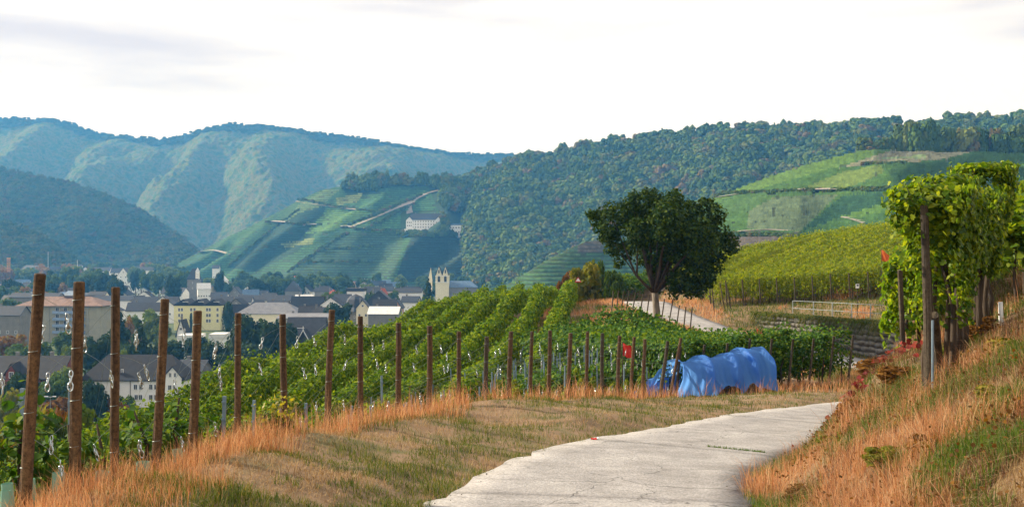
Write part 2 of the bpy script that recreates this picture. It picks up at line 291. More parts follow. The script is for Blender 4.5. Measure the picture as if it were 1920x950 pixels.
ctrl = [(-7, 14, -5.6), (-8, 20, -6.6), (-5.7, 12, -4.6), (-5.6, 16, -5.3), (-5.2, 20, -5.8), (-3.5, 24, -5.9), (-1.5, 29, -5.9), (-2, 80, -5.4), (0, 92, -5.2), (-9.5, 30, -6.7), (-7.5, 54, -6.0), (-12.2, 24, -7.0), (-11.6, 30, -6.6), (-10.8, 39, -6.0), (-9.3, 54.4, -5.6), (-6.9, 80, -5.6), (-3.7, 114, -5.9), (-4, 30, -6.4), (-3, 40, -6.4), (-5, 60, -6.0), (-6, 40, -6.5),
    (-6, 9, -3.9), (-9, 10, -6.2), (-10, 4, -5.2), (-4.5, 4, -2.2), (-3, 0, -1.95), (-2.7, 10, -2.45), (-2.6, 8, -2.3), (-2.4, 13, -2.72), (-1.4, 16, -3.0), (-.6, 19, -3.3), (2.3, 24, -3.85), (5, 28, -4.35), (-10, -5, -3), (-4, -12, -.6), (-16, 24, -10), (-16, 39, -8.7), (-14.5, 60, -8.2), (-12.5, 80, -8.4), (-20, 30, -12.5),
    (-30, 60, -18), (-25, 90, -16), (-50, 100, -29), (-20, 120, -15), (-60, 150, -37), (-30, 160, -29), (-110, 60, -37), (-110, 150, -42), (-60, 20, -25), (-60, -20, -21), (0, 160, -20), (0, 190, -32), (-110, 0, -34),
    (-1, 35, -5.9), (2, 35, -5.4), (5, 52, -4.8), (3, 45, -5.6), (8.45, 58, -4.05), (8, 63, -4.05), (4, 70, -4.1), (0, 75, -4.8), (6, 78, -3.9), (5.6, 40, -5.5), (9, 41, -5.6), (4, 47, -5.7), (12, 44, -5.7), (9, 50, -5.6), (0, 60, -5.7), (0, 48, -6.1), (13, 39, -5.1), (15, 46, -5.7),
    # right bank and hillside
    (4.6, 14, -2.35), (3.9, 11.5, -2.2), (5.9, 17, -2.35), (7.4, 20, -2.1), (8.8, 22, -1.95), (11.5, 25.5, -2.0), (5.0, 12, -1.72), (7.2, 14, -1.0), (8, 16, -.97), (9.3, 18, -1.1), (12.6, 25, -1.55), (2.57, 5, -1.4),
    (2.75, 7, -1.85), (3.57, 9, -1.85), (4.6, 9, -1.12), (10, 10, 0.1), (5, 4, -.35), (2.9, 2, -1.05), (2.6, 0, -1.2), (4, 0, -.55), (12, 3, 1.0), (20, 20, .5), (24, 33, -1.6), (30, 50, -1.8), (16.5, 27, -2.0), (21.5, 33, -2.7), (23.3, 40, -3.1), (5, -10, 0.3),
    # terrace over the wall and the slope behind
    (17.6, 67, -3.95), (21.6, 53.5, -3.75), (23.6, 47, -3.5), (17.5, 73, -3.8), (22.5, 62, -3.6), (20, 90, -2.3), (25, 110, -1.5), (45, 115, 1.3), (34, 85, -.4), (29, 66, -2.6), (42, 70, -.4), (55, 90, 1.5), (60, 50, 0), (40, 30, .2), (60, 15, 3.5), (50, -10, 6),
    (28, 140, -7), (50, 150, -5), (30, 180, -25), (80, 120, 0), (90, 170, -15), (90, 40, 5), (14, 92, -3.7), (10, 100, -4.4), (3, 110, -4.9), (9, 120, -6.5)]
ctrl += PB
_T = np.gradient(ROAD[:, :2], axis=0); _T /= np.linalg.norm(_T, axis=1)[:, None]
for i in range(0, len(ROAD), 7):
    for s in (-1.5, 1.5): ctrl.append((ROAD[i, 0] + _T[i, 1] * s, ROAD[i, 1] - _T[i, 0] * s, ROAD[i, 2]))
CT = np.array(ctrl, float)
def _phi(r): return np.where(r > 1e-9, r * r * np.log(np.maximum(r, 1e-9)), 0.0)
_n = len(CT); _A = np.zeros((_n + 3, _n + 3)); _d = np.hypot(CT[:, None, 0] - CT[None, :, 0], CT[:, None, 1] - CT[None, :, 1])
_A[:_n, :_n] = _phi(_d / 50) + np.eye(_n) * 2e-4; _Pm = np.c_[np.ones(_n), CT[:, :2] / 50]; _A[:_n, _n:] = _Pm; _A[_n:, :_n] = _Pm.T
_W = np.linalg.solve(_A, np.r_[CT[:, 2], 0, 0, 0])
WALL = [Vector((16.6, 66)), Vector((20.5, 52.5)), Vector((22.5, 46.0))]
def rbf(x, y):
    out = np.empty(len(x))
    for a in range(0, len(x), 4000):
        xx = x[a:a + 4000]; yy = y[a:a + 4000]
        out[a:a + 4000] = _phi(np.hypot(xx[:, None] - CT[None, :, 0], yy[:, None] - CT[None, :, 1]) / 50) @ _W[:_n] + _W[_n] + (_W[_n + 1] * xx + _W[_n + 2] * yy) / 50
    return out
def sstep(a, b, v): t = np.clip((v - a) / (b - a), 0, 1); return t * t * (3 - 2 * t)
def H(x, y):
    x = np.atleast_1d(np.asarray(x, float)); y = np.atleast_1d(np.asarray(y, float))
    z = rbf(x, y)
    z = z + (fbm(x * 0.9, y * 0.9, 5, 3) - 0.5) * (0.22 + .35 * sstep(2.5, 6, x) * sstep(26, 20, y))
    D, Z, S = road_near(x, y)
    for (wa, wb, za, zb) in ((WALL[0], WALL[1], -4.12, -3.86), (WALL[1], WALL[2], -3.86, -3.64)):
        dx, dy = wb.x - wa.x, wb.y - wa.y; ln = math.hypot(dx, dy); t = ((x - wa.x) * dx + (y - wa.y) * dy) / ln; q = -((x - wa.x) * dy - (y - wa.y) * dx) / ln   # q > 0: lane side is negative
        q = (x - wa.x) * (-dy / ln) + (y - wa.y) * (dx / ln)
        en = sstep(-1.0, 0.3, t) * (1 - sstep(ln - .3, ln + .3, t)); top = za + (zb - za) * np.clip(t / ln, 0, 1)
        fr = en * (q < .1) * (1 - sstep(2.2, 4.0, -q)); z = z * (1 - fr) + np.minimum(z, Z + .02) * fr
        bk = en * (q >= .1) * (1 - sstep(.6, 2.5, q)); z = z * (1 - bk) + top * bk
    w = 1 - sstep(HW + 0.05, HW + 1.1, D); z = z * (1 - w) + (Z - 0.06) * w
    e = np.maximum.reduce([sstep(-100, -128, x), sstep(80, 98, x), sstep(175, 198, y), sstep(-18, -28, y)])
    return z * (1 - e) - 48 * e
def H1(x, y): return float(H([x], [y])[0])
gx = np.unique(np.round(np.concatenate([np.linspace(-130, -18, 40), np.arange(-18, 26, 0.4), np.linspace(26, 100, 34)]), 3))
gy = np.unique(np.round(np.concatenate([np.linspace(-30, 1, 18), np.arange(1, 69, 0.4), np.linspace(69, 90, 26), np.linspace(90, 200, 40)]), 3))
GX, GY = np.meshgrid(gx, gy, indexing='ij'); GZ = H(GX.ravel(), GY.ravel()).reshape(GX.shape)
def grid_faces(n, m):
    i = np.arange(n - 1)[:, None] * m + np.arange(m - 1)[None, :]; i = i.ravel()
    return np.c_[i, i + m, i + m + 1, i + 1]
tag(link("ground", np_mesh("ground", np.c_[GX.ravel(), GY.ravel(), GZ.ravel()], grid_faces(len(gx), len(gy)), M['soil'], True)), "dry earth slope with grass beside the concrete lane", kind='structure')

# valley floor far below
vx = np.linspace(-3200, 3200, 60); vy = np.linspace(-300, 4600, 60); VX, VY = np.meshgrid(vx, vy, indexing='ij')
tag(link("valley_floor", np_mesh("valley_floor", np.c_[VX.ravel(), VY.ravel(), -42 + 0 * VX.ravel()], grid_faces(60, 60), M['meadow'], True)), kind='structure')

# road: concrete slabs with open joints
road = tag(empty("road"), "pale concrete vineyard lane curving right past the bank", kind='structure')
JOINTS = [0, 7.0, 13.2, 19.2, 26.2, 33.3]
_s = RS; s_j = lambda y: float(np.interp(y, ROAD[:140, 1], RS[:140]))
cuts = [RS[0], s_j(-6), s_j(0.5), s_j(7.2), s_j(11.0), s_j(16.9), s_j(23.4), s_j(29.6)]
while cuts[-1] + 7 < RS[-1]: cuts.append(cuts[-1] + 7)
cuts.append(RS[-1])
for a, b in zip(cuts[:-1], cuts[1:]):
    ss = np.linspace(a + 0.009, b - 0.009, 26); V = []; fs = []
    cxy = np.c_[np.interp(ss, RS, ROAD[:, 0]), np.interp(ss, RS, ROAD[:, 1]), np.interp(ss, RS, ROAD[:, 2])]
    tt = np.gradient(cxy[:, :2], axis=0); tt /= np.linalg.norm(tt, axis=1)[:, None]
    offs = np.linspace(-HW, HW, 8)
    for i, p in enumerate(cxy):
        for k, o_ in enumerate(offs):
            wob = 0.26 * (vn(ss[i] * 2.6, k, 9) - 0.5) if k in (0, 7) else 0
            V.append((p[0] + tt[i, 1] * (o_ + wob), p[1] - tt[i, 0] * (o_ + wob), p[2] + 0.012 * (1 - (o_ / HW) ** 2) + random.uniform(-.003, .003)))
    n0 = len(V); V += [(v[0], v[1], v[2] - 0.12) for v in V]; F4 = grid_faces(26, 8)[:, ::-1].tolist()
    rim = [k for k in range(8)] + [i * 8 + 7 for i in range(1, 26)] + [25 * 8 + k for k in range(6, -1, -1)] + [i * 8 for i in range(24, 0, -1)]
    for q in range(len(rim)): F4.append((rim[q], rim[q] + n0, rim[(q + 1) % len(rim)] + n0, rim[(q + 1) % len(rim)]))
    link("slab", np_mesh("slab", V, F4, M['concrete'], False), road)

# ------------------------------------------------------------------ leaf and blade clouds
QUAD_V = np.array([(-.5, 0, 0), (0, .46, .10), (.5, 0, .02), (0, -.46, .10)]); QUAD_F = np.array([(0, 3, 1), (3, 2, 1)])
_lo = [(-0.42, 0.0, 0), (-0.50, 0.26, .05), (-0.16, 0.52, .09), (0.02, 0.30, .06), (0.26, 0.40, .05), (0.58, 0.0, -.05), (0.26, -0.40, .05), (0.02, -0.30, .06), (-0.16, -0.52, .09), (-0.50, -0.26, .05)]
LOBE_V = np.array(_lo + [(0.0, 0, -0.02)]); LOBE_F = np.array([(10, i, (i + 1) % 10) for i in range(10)])[:, ::-1]
PENT_V = np.array([(-.45, 0, 0), (-.2, .48, .08), (.25, .36, .06), (.55, 0, -.04), (.25, -.36, .06), (-.2, -.48, .08)]); PENT_F = np.array([(0, 3, 1), (1, 3, 2), (0, 5, 3), (5, 4, 3)])
def unit(a): return a / np.maximum(np.linalg.norm(a, axis=1)[:, None], 1e-9)
def frames(nrm, tip=(0, 0, -1), jit=0.8):
    nrm = unit(nrm); t = np.asarray(tip, float)[None] + RNG.normal(0, jit, nrm.shape); t = t - nrm * (t * nrm).sum(1)[:, None]; t = unit(t)
    return t, np.cross(nrm, t), nrm
def stamp(tv, tf, C, nrm, S, tip=(0, 0, -1), jit=0.8):
    T, B, Nn = frames(nrm, tip, jit); S = np.asarray(S)[:, None, None]
    V = C[:, None, :] + S * (tv[None, :, 0:1] * T[:, None] + tv[None, :, 1:2] * B[:, None] + tv[None, :, 2:3] * Nn[:, None])
    Fc = tf[None] + (np.arange(len(C)) * len(tv))[:, None, None]
    return V.reshape(-1, 3), Fc.reshape(-1, tf.shape[1])
def cat_vf(lst):
    V = []; Fc = []; b = 0
    for v, f in lst: V.append(v); Fc.append(f + b); b += len(v)
    return np.concatenate(V), np.concatenate(Fc)
def blades(Pt, h, w, lean, bend=0.35):
    n = len(Pt); a = RNG.uniform(0, 2 * np.pi, n); la = RNG.uniform(0, 2 * np.pi, n); ln = lean * np.abs(RNG.normal(0, 1, n))
    side = np.c_[np.cos(a), np.sin(a), np.zeros(n)] * (w / 2)[:, None]; d = np.c_[np.cos(la), np.sin(la), np.zeros(n)]
    mid = Pt + np.c_[np.zeros(n), np.zeros(n), h * 0.55] + d * (ln * h * 0.35)[:, None]
    tip = Pt + np.c_[np.zeros(n), np.zeros(n), h * np.clip(1 - ln * bend, .3, 1)] + d * (ln * h)[:, None]
    V = np.stack([Pt - side, Pt + side, mid - side * .75, mid + side * .75, tip], 1).reshape(-1, 3)
    tf = np.array([(0, 1, 2), (1, 3, 2), (2, 3, 4)]); Fc = (tf[None] + (np.arange(n) * 5)[:, None, None]).reshape(-1, 3)
    return V, Fc

def row_leaves(p0, p1, h0, h1, w, dens, size, tv=QUAD_V, tf=QUAD_F, clump=0.5, seed=0, shoots=0.06, taper=0.0):
    """leaves along one trellis row from p0 to p1 (xy), between heights h0 and h1 over the ground"""
    p0 = np.array(p0, float); p1 = np.array(p1, float); Ln = np.linalg.norm(p1 - p0); n = max(int(Ln * dens * 1.5), 8)
    u = RNG.random(n) * Ln; keep = RNG.random(n) < (1 - clump) + clump * 1.6 * vn(u * 1.1, u * 0 + seed * 3.7, seed); u = u[keep]; n = len(u)
    dr = (p1 - p0) / Ln; nr = np.array([dr[1], -dr[0]])
    zone = RNG.random(n); sgn = np.where(RNG.random(n) < .5, -1, 1.0)
    top = h1 + (vn(u * 0.9, u * 0 + 5, seed + 1) - .5) * 0.26 + (vn(u * 3.1, u * 0 + 8, seed + 2) - .5) * 0.18
    hw = w / 2 * (0.8 + 0.4 * vn(u * 1.3, u * 0 + 2, seed + 3))
    t = RNG.random(n); off = np.empty(n); hh = np.empty(n)
    side = zone < .52; off[side] = (sgn * hw * RNG.uniform(.75, 1.1, n))[side]; hh[side] = (h0 + (top - h0) * t)[side]
    tp = (zone >= .52) & (zone < .82); off[tp] = (RNG.uniform(-1, 1, n) * hw)[tp]; hh[tp] = (top - RNG.uniform(-.05, .14, n))[tp]
    inn = zone >= .82; off[inn] = (RNG.uniform(-.7, .7, n) * hw)[inn]; hh[inn] = (h0 + (top - h0) * t)[inn]
    sh = RNG.random(n) < shoots; hh[sh] = (top + RNG.random(n) ** 2 * 0.4)[sh]; off[sh] *= .5
    rag = (hh - h0 < .35) & (vn(u * 2.3, u * 0, seed + 6) < .45); hh[rag] += .3
    x = p0[0] + dr[0] * u + nr[0] * off; y = p0[1] + dr[1] * u + nr[1] * off
    gz = np.interp(u, np.linspace(0, Ln, 40), H(p0[0] + dr[0] * np.linspace(0, Ln, 40), p0[1] + dr[1] * np.linspace(0, Ln, 40)))
    nm = np.c_[nr[0] * off / w * 2, nr[1] * off / w * 2, 0.35 + 0.9 * tp + 0 * off] + RNG.normal(0, .45, (n, 3))
    S = size * RNG.uniform(.65, 1.3, n)
    return stamp(tv, tf, np.c_[x, y, gz + hh], nm, S)

# ------------------------------------------------------------------ hills: lofted land with ridge, front slope and back slope
def hill(px, lines, nv, back=900, amp=6.0, nf=0.006, seed=1, spur=None, zfoot=-46):
    """lines: foot .. ridge, each a list of (px, py or None, d); None = valley floor. Returns d,z grids (nu, nv) plus the back."""
    K = len(lines); Dk = []; Zk = []
    for ln in lines:
        a = np.array([(p[0], p[2], (zfoot if p[1] is None else (CY - p[1]) / F * p[2])) for p in ln], float)
        Dk.append(np.interp(px, a[:, 0], a[:, 1])); Zk.append(np.interp(px, a[:, 0], a[:, 2]))
    Dk = np.array(Dk); Zk = np.array(Zk)
    for A_ in (Dk, Zk):
        for k in range(K): A_[k] = np.convolve(np.pad(A_[k], 4, mode='edge'), np.ones(9) / 9, 'valid')
    v = np.linspace(0, K - 1, nv); D = np.empty((len(px), nv)); Z = np.empty((len(px), nv))
    for j, vv in enumerate(v):
        k = min(int(vv), K - 2); t = vv - k; g = lambda A_, q: A_[min(max(q, 0), K - 1)]
        for A_, O in ((Dk, D), (Zk, Z)):
            m1 = (g(A_, k + 1) - g(A_, k - 1)) / 2; m2 = (g(A_, k + 2) - g(A_, k)) / 2
            if k == 0: m1 = g(A_, 1) - g(A_, 0)
            if k + 1 == K - 1: m2 = g(A_, K - 1) - g(A_, K - 2)
            O[:, j] = (2 * t ** 3 - 3 * t ** 2 + 1) * A_[k] + (t ** 3 - 2 * t ** 2 + t) * m1 + (-2 * t ** 3 + 3 * t ** 2) * A_[k + 1] + (t ** 3 - t ** 2) * m2
    X = (px[:, None] - CX) / F * D; vv = np.linspace(0, 1, nv)[None, :]; env = np.sin(np.pi * np.clip(vv, 0, 1)) ** 0.7
    Z = Z + (fbm(X * nf, D * nf, seed, 5) - .5) * amp * (0.25 + env)
    if spur:
        W, k, A2 = spur; ph = px[:, None] / W - k * vv + (fbm(X * nf * .6, D * nf * .6, seed + 20, 3) - .5) * 1.6
        Z = Z - A2 * env * (np.sin(np.pi * ph) ** 2)
    bv = np.linspace(0, 1, 14)[1:]
    Db = D[:, -1:] + bv[None] * back; Zb = Z[:, -1:] + (zfoot - Z[:, -1:]) * sstep(0, 1, bv)[None]
    Dall = np.c_[D, Db]; Zall = np.c_[Z, Zb]; Xall = np.c_[X, X[:, -1:] + (Db - D[:, -1:]) * ((px[:, None] - CX) / F)]
    return dict(px=px, D=D, Z=Z, X=X, A=np.stack([Xall, Dall, Zall], -1))
def hill_obj(name, h, m, col=None):
    A = h['A']; n, q = A.shape[:2]
    cc = None
    if col is not None:
        col = col * 0.38 + np.array([0.016, 0.018, 0.010])
        cc = np.zeros((n, q, 3)); cc[:, :col.shape[1]] = col; cc[:, col.shape[1]:] = col[:, -1:]; cc = cc.reshape(-1, 3)
    return tag(link(name, np_mesh(name, A.reshape(-1, 3), grid_faces(n, q), m, True, cc)), kind='structure')
def hill_at(h, px, py):
    i = int(np.abs(h['px'] - px).argmin()); y = CY - h['Z'][i] / h['D'][i] * F; j = int(np.abs(y - py).argmin())
    return Vector((float((px - CX) / F * h['D'][i, j]), float(h['D'][i, j]), float(h['Z'][i, j])))
def hill_sample(h, n, seed, ok=None, vmin=0.0, vmax=1.0):
    rg = np.random.default_rng(seed); nu, nv = h['D'].shape
    # area weights
    A = h['A'][:, :nv]; du = np.linalg.norm(A[1:, :-1] - A[:-1, :-1], axis=-1); dv = np.linalg.norm(A[:-1, 1:] - A[:-1, :-1], axis=-1); w = (du * dv)
    jj = np.arange(nv - 1) / (nv - 1); w = w * ((jj >= vmin) & (jj <= vmax))[None]
    c = rg.choice(w.size, n, p=(w / w.sum()).ravel()); i, j = np.divmod(c, nv - 1); fu = rg.random(n)[:, None]; fv = rg.random(n)[:, None]
    p = (A[i, j] * (1 - fu) + A[i + 1, j] * fu) * (1 - fv) + (A[i, j + 1] * (1 - fu) + A[i + 1, j + 1] * fu) * fv
    if ok is not None: p = p[ok(p[:, 0] / p[:, 1] * F + CX, CY - p[:, 2] / p[:, 1] * F)]
    return p
def inpoly(px, py, poly):
    px = np.asarray(px, float); py = np.asarray(py, float); r = np.zeros(px.shape, bool); n = len(poly)
    for i in range(n):
        x0, y0 = poly[i]; x1, y1 = poly[(i + 1) % n]
        c = ((y0 > py) != (y1 > py)) & (px < (x1 - x0) * (py - y0) / ((y1 - y0) or 1e-9) + x0); r ^= c
    return r

# ---- tree crowns
def ico(sub):
    import bmesh
    bm = bmesh.new(); bmesh.ops.create_icosphere(bm, subdivisions=sub, radius=1.0)
    v = np.array([x.co[:] for x in bm.verts]); f = np.array([[y.index for y in x.verts] for x in bm.faces]); bm.free(); return v, f
ICO1, ICO2, ICO3 = ico(1), ico(2), ico(3)
def crown_mesh(name, kind, n, leaf, m, seed, jit=.45):
    """unit crown: 1 wide, 1 tall, base at z=0; leaf clumps over a lumpy volume"""
    rg = np.random.default_rng(seed); lst = []
    if kind == 'round':
        k = 13; c = []
        for i in range(k):
            a = i * 2.4 + rg.uniform(-.4, .4); z = 0.18 + 0.66 * (i + .5) / k; r = 0.30 * math.sqrt(max(0.05, 1 - ((z - .45) / .62) ** 2)) * rg.uniform(.75, 1.15)
            c.append((r * math.cos(a), r * math.sin(a), z, rg.uniform(.15, .225)))
        c.append((0, 0, .5, .27))
    elif kind == 'conifer':
        c = []
        for i in range(16):
            z = 0.04 + 0.9 * i / 16; rr = (1 - z) * .36 + .02; a = i * 2.4
            c.append((rr * .55 * math.cos(a), rr * .55 * math.sin(a), z, rr * .62 + .03))
        c.append((0, 0, .97, .03))
    else:                                                   # column
        c = [(0.08 * math.cos(i * 2.4), 0.08 * math.sin(i * 2.4), 0.12 + .78 * i / 9, .30 * math.sin(math.pi * (0.18 + .68 * i / 9))) for i in range(10)]
    c = np.array(c); ar = c[:, 3] ** 2; pick = rg.choice(len(c), n, p=ar / ar.sum()); nm = unit(rg.normal(0, 1, (n, 3))); nm[:, 2] = np.where(nm[:, 2] < -.35, -nm[:, 2] * .6, nm[:, 2]); nm = unit(nm)
    pos = c[pick, :3] + nm * (c[pick, 3] * rg.uniform(.8, 1.12, n))[:, None]
    lst.append(stamp(PENT_V, PENT_F, pos, nm + rg.normal(0, jit, (n, 3)), leaf * rg.uniform(.6, 1.35, n), jit=1.0))
    for q in c:
        v, f = ICO1; lst.append((v * q[3] * .86 + q[:3], f))
    V, Fc = cat_vf(lst); return np_mesh(name, V, Fc, m)
CROWN = {}
for key, kind, n, lf, mk in (('green', 'round', 1500, .075, 'tree_g'), ('dark', 'round', 1500, .07, 'tree_d'), ('autumn', 'round', 1100, .075, 'tree_a'), ('light', 'round', 1400, .075, 'tree_l'),
        ('conifer', 'conifer', 1500, .07, 'tree_d'), ('column', 'column', 1200, .07, 'tree_d'), ('bush_y', 'round', 1300, .085, 'bush_y'), ('bush_r', 'round', 1100, .085, 'bush_r'), ('bush_g', 'round', 1300, .085, 'bush_g')):
    CROWN[key] = [crown_mesh("crown", kind, n, lf, M[mk], 11 + s) for s in range(2)]
def forest_variants(tagname, m, conifers=True):
    c = bpy.data.collections.new(tagname)
    for s in range(4):
        o = bpy.data.objects.new("crown_shape", crown_mesh("crown_shape", 'round', 620, .15, m, 50 + s, .2)); c.objects.link(o)
    if conifers:
        o = bpy.data.objects.new("crown_shape", crown_mesh("crown_shape", 'conifer', 420, .12, m, 60)); c.objects.link(o)
    return c, (5 if conifers else 4)
def scatter(name, pts, w, hgt, coll, nvar, seed, label, conif=0.06):
    rg = np.random.default_rng(seed); n = len(pts)
    me = bpy.data.meshes.new(name); me.vertices.add(n); me.vertices.foreach_set("co", np.asarray(pts, np.float32).ravel())
    wv = w * rg.uniform(.7, 1.3, n); S = np.c_[wv * rg.uniform(.9, 1.1, n), wv, hgt * rg.uniform(.75, 1.25, n)].astype(np.float32)
    Rr = np.c_[np.zeros(n), np.zeros(n), rg.uniform(0, 6.28, n)].astype(np.float32); var = rg.integers(0, 4, n)
    if nvar > 4: var = np.where(rg.random(n) < conif, 4, var); S[var == 4, :2] *= .8; S[var == 4, 2] *= 1.15
    me.attributes.new("scl", 'FLOAT_VECTOR', 'POINT').data.foreach_set("vector", S.ravel())
    me.attributes.new("rot", 'FLOAT_VECTOR', 'POINT').data.foreach_set("vector", Rr.ravel())
    me.attributes.new("var", 'INT', 'POINT').data.foreach_set("value", var.astype(np.int32))
    o = link(name, me); tag(o, label, name.replace('_', ' '), kind='stuff')
    g = bpy.data.node_groups.new(name, 'GeometryNodeTree'); g.interface.new_socket("Geometry", in_out='INPUT', socket_type='NodeSocketGeometry'); g.interface.new_socket("Geometry", in_out='OUTPUT', socket_type='NodeSocketGeometry')
    gi = N(g, "NodeGroupInput"); go = N(g, "NodeGroupOutput"); ip = N(g, "GeometryNodeInstanceOnPoints"); ci = N(g, "GeometryNodeCollectionInfo")
    ci.inputs['Collection'].default_value = coll; ci.inputs['Separate Children'].default_value = True; ci.inputs['Reset Children'].default_value = True
    def na(nm, ty): q = N(g, "GeometryNodeInputNamedAttribute", data_type=ty); q.inputs['Name'].default_value = nm; return q.outputs['Attribute']
    g.links.new(gi.outputs[0], ip.inputs['Points']); g.links.new(ci.outputs[0], ip.inputs['Instance']); ip.inputs['Pick Instance'].default_value = True
    g.links.new(na("var", 'INT'), ip.inputs['Instance Index']); e2r = N(g, "FunctionNodeEulerToRotation"); g.links.new(na("rot", 'FLOAT_VECTOR'), e2r.inputs[0]); g.links.new(e2r.outputs[0], ip.inputs['Rotation'])
    g.links.new(na("scl", 'FLOAT_VECTOR'), ip.inputs['Scale']); g.links.new(ip.outputs[0], go.inputs[0])
    md = o.modifiers.new("scatter", 'NODES'); md.node_group = g
    return o

pxr = lambda a, b, n: np.linspace(a, b, n)
G1 = (0.06, 0.13, 0.035)
# A: high far ridge
hA = hill(pxr(-260, 1250, 640), [
    [(-260, None, 2250), (1250, None, 2250)],
    [(-260, 345, 2600), (0, 350, 2600), (300, 352, 2600), (430, 330, 2550), (700, 340, 2600), (1250, 380, 2650)],
    [(-260, 225, 3050), (0, 222, 3050), (70, 222, 3050), (130, 232, 3050), (185, 252, 3050), (290, 260, 3000), (335, 256, 3000), (380, 242, 2980), (430, 232, 2950), (500, 236, 2950), (580, 248, 2950), (650, 256, 2950), (720, 268, 2950), (800, 282, 3000), (870, 288, 3000), (960, 290, 3050), (1050, 292, 3050), (1250, 320, 3050)]],
    210, amp=40, nf=0.004, seed=2, spur=(185, 1.3, 110))
_cz = (vn(hA['X'] * .05, hA['Z'] * .07 + hA['D'] * .02, 91) - .5) * 14 + (vn(hA['X'] * .11, hA['Z'] * .14 + hA['D'] * .04, 92) - .5) * 11
hA['A'][:, :hA['D'].shape[1], 2] += _cz * (1 - .7 * np.linspace(0, 1, hA['D'].shape[1])[None] ** 6)
M['canopy'] = mat('far_canopy', [(0.022, 0.05, 0.012), (0.045, 0.085, 0.016), (0.065, 0.10, 0.018), (0.13, 0.11, 0.04), (0.045, 0.085, 0.016), (0.03, 0.062, 0.013)], .07, .95, 0, detail=6, spec=.02, pos=(.28, .72))
hill_obj("far_hill", hA, M['canopy'])
# B: dark wooded spur on the left
hB = hill(pxr(-330, 400, 150), [
    [(-330, None, 1560), (400, None, 1560)],
    [(-330, 405, 1700), (0, 415, 1700), (200, 440, 1700), (300, 470, 1680), (400, 515, 1650)],
    [(-330, 290, 1950), (-100, 305, 1950), (0, 323, 1930), (60, 337, 1920), (130, 352, 1900), (200, 373, 1880), (260, 402, 1860), (300, 428, 1840), (340, 454, 1820), (365, 472, 1800), (380, 492, 1780), (400, 520, 1760)]],
    50, back=500, amp=22, nf=0.006, seed=3, spur=(150, 0.5, 20))
hill_obj("wooded_hill", hB, M['forest_floor'])
hB2 = hill(pxr(-330, 170, 80), [[(-330, None, 1330), (170, None, 1330)], [(-330, 395, 1450), (0, 425, 1450), (50, 440, 1450), (100, 470, 1450), (135, 500, 1440), (170, 530, 1440)]], 26, back=300, amp=12, nf=0.008, seed=4)
hill_obj("wooded_hill", hB2, M['forest_floor'])
# C: vineyard hill in the middle
hC = hill(pxr(300, 930, 520), [
    [(300, None, 1420), (420, None, 1300), (560, None, 1200), (760, None, 1150), (880, None, 1170), (930, None, 1250)],
    [(300, 520, 1500), (420, 480, 1440), (500, 455, 1390), (600, 430, 1350), (700, 425, 1320), (780, 428, 1310), (870, 432, 1330), (930, 440, 1420)],
    [(300, 505, 1640), (345, 487, 1620), (380, 468, 1600), (420, 446, 1580), (500, 408, 1540), (560, 376, 1510), (600, 358, 1490), (640, 349, 1470), (700, 346, 1460), (800, 347, 1450), (850, 349, 1450), (930, 350, 1520)]],
    110, back=700, amp=16, nf=0.008, seed=5, spur=(118, 1.1, 20))
def ppx(h): return h['px'][:, None] + 0 * h['D'], CY - h['Z'] / h['D'] * F
def parcels(h, base, polys, var=0.25, cell=0.02, seed=8):
    x, y = ppx(h); c = np.empty(x.shape + (3,)); c[:] = base
    f = np.floor(vn(h['X'] * cell, h['Z'] * cell * 2.2, seed) * 6) / 6; c *= (1 + (f[..., None] - .5) * 2 * var)
    for poly, colr in polys: c[inpoly(x, y, poly)] = colr
    return c
DK = (0.018, 0.05, 0.026); MD = (0.045, 0.115, 0.04); BR = (0.075, 0.16, 0.035); YG = (0.13, 0.17, 0.045); GR = (0.17, 0.18, 0.14); BN = (0.17, 0.13, 0.09)
pC = parcels(hC, MD, [
    ([(480, 470), (560, 385), (605, 358), (640, 352), (600, 390), (540, 440), (500, 500)], (0.09, 0.15, 0.05)),
    ([(430, 500), (500, 440), (560, 400), (610, 385), (600, 430), (560, 470), (480, 510)], DK),
    ([(570, 440), (610, 395), (690, 398), (660, 425)], BR), ([(640, 352), (700, 347), (720, 370), (660, 375)], DK),
    ([(630, 372), (680, 362), (672, 378), (632, 385)], YG), ([(690, 365), (800, 352), (790, 368), (680, 395)], MD), ([(655, 425), (720, 385), (800, 355), (785, 375), (690, 430)], BR),
    ([(690, 432), (770, 395), (760, 425), (700, 438)], (0.07, 0.17, 0.045)), ([(525, 455), (590, 447), (585, 458), (535, 465)], YG),
    ([(770, 445), (873, 445), (878, 528), (740, 528)], (0.020, 0.042, 0.026)), ([(840, 450), (874, 450), (880, 528), (842, 528)], (0.035, 0.06, 0.036)),
    ([(640, 440), (760, 432), (740, 520), (520, 520)], (0.05, 0.10, 0.045))], seed=9)
hill_obj("vineyard_hill", hC, M['land'], pC)
# D: big wooded hill
hD = hill(pxr(800, 2150, 330), [
    [(800, None, 1750), (850, None, 1600), (885, None, 1080), (1000, None, 1000), (1340, None, 900), (1700, None, 800), (2150, None, 760)],
    [(800, 440, 1800), (850, 430, 1640), (885, 425, 1270), (1000, 410, 1240), (1200, 395, 1150), (1340, 380, 1060), (1700, 350, 950), (2150, 330, 900)],
    [(800, 362, 1880), (850, 356, 1760), (890, 338, 1520), (1000, 304, 1460), (1100, 287, 1420), (1200, 275, 1370), (1350, 260, 1300), (1580, 250, 1200), (1700, 250, 1150), (1850, 240, 1100), (2150, 225, 1060)]],
    80, amp=26, nf=0.006, seed=6, spur=(190, 0.6, 16))
hill_obj("wooded_hill", hD, M['forest_floor'])
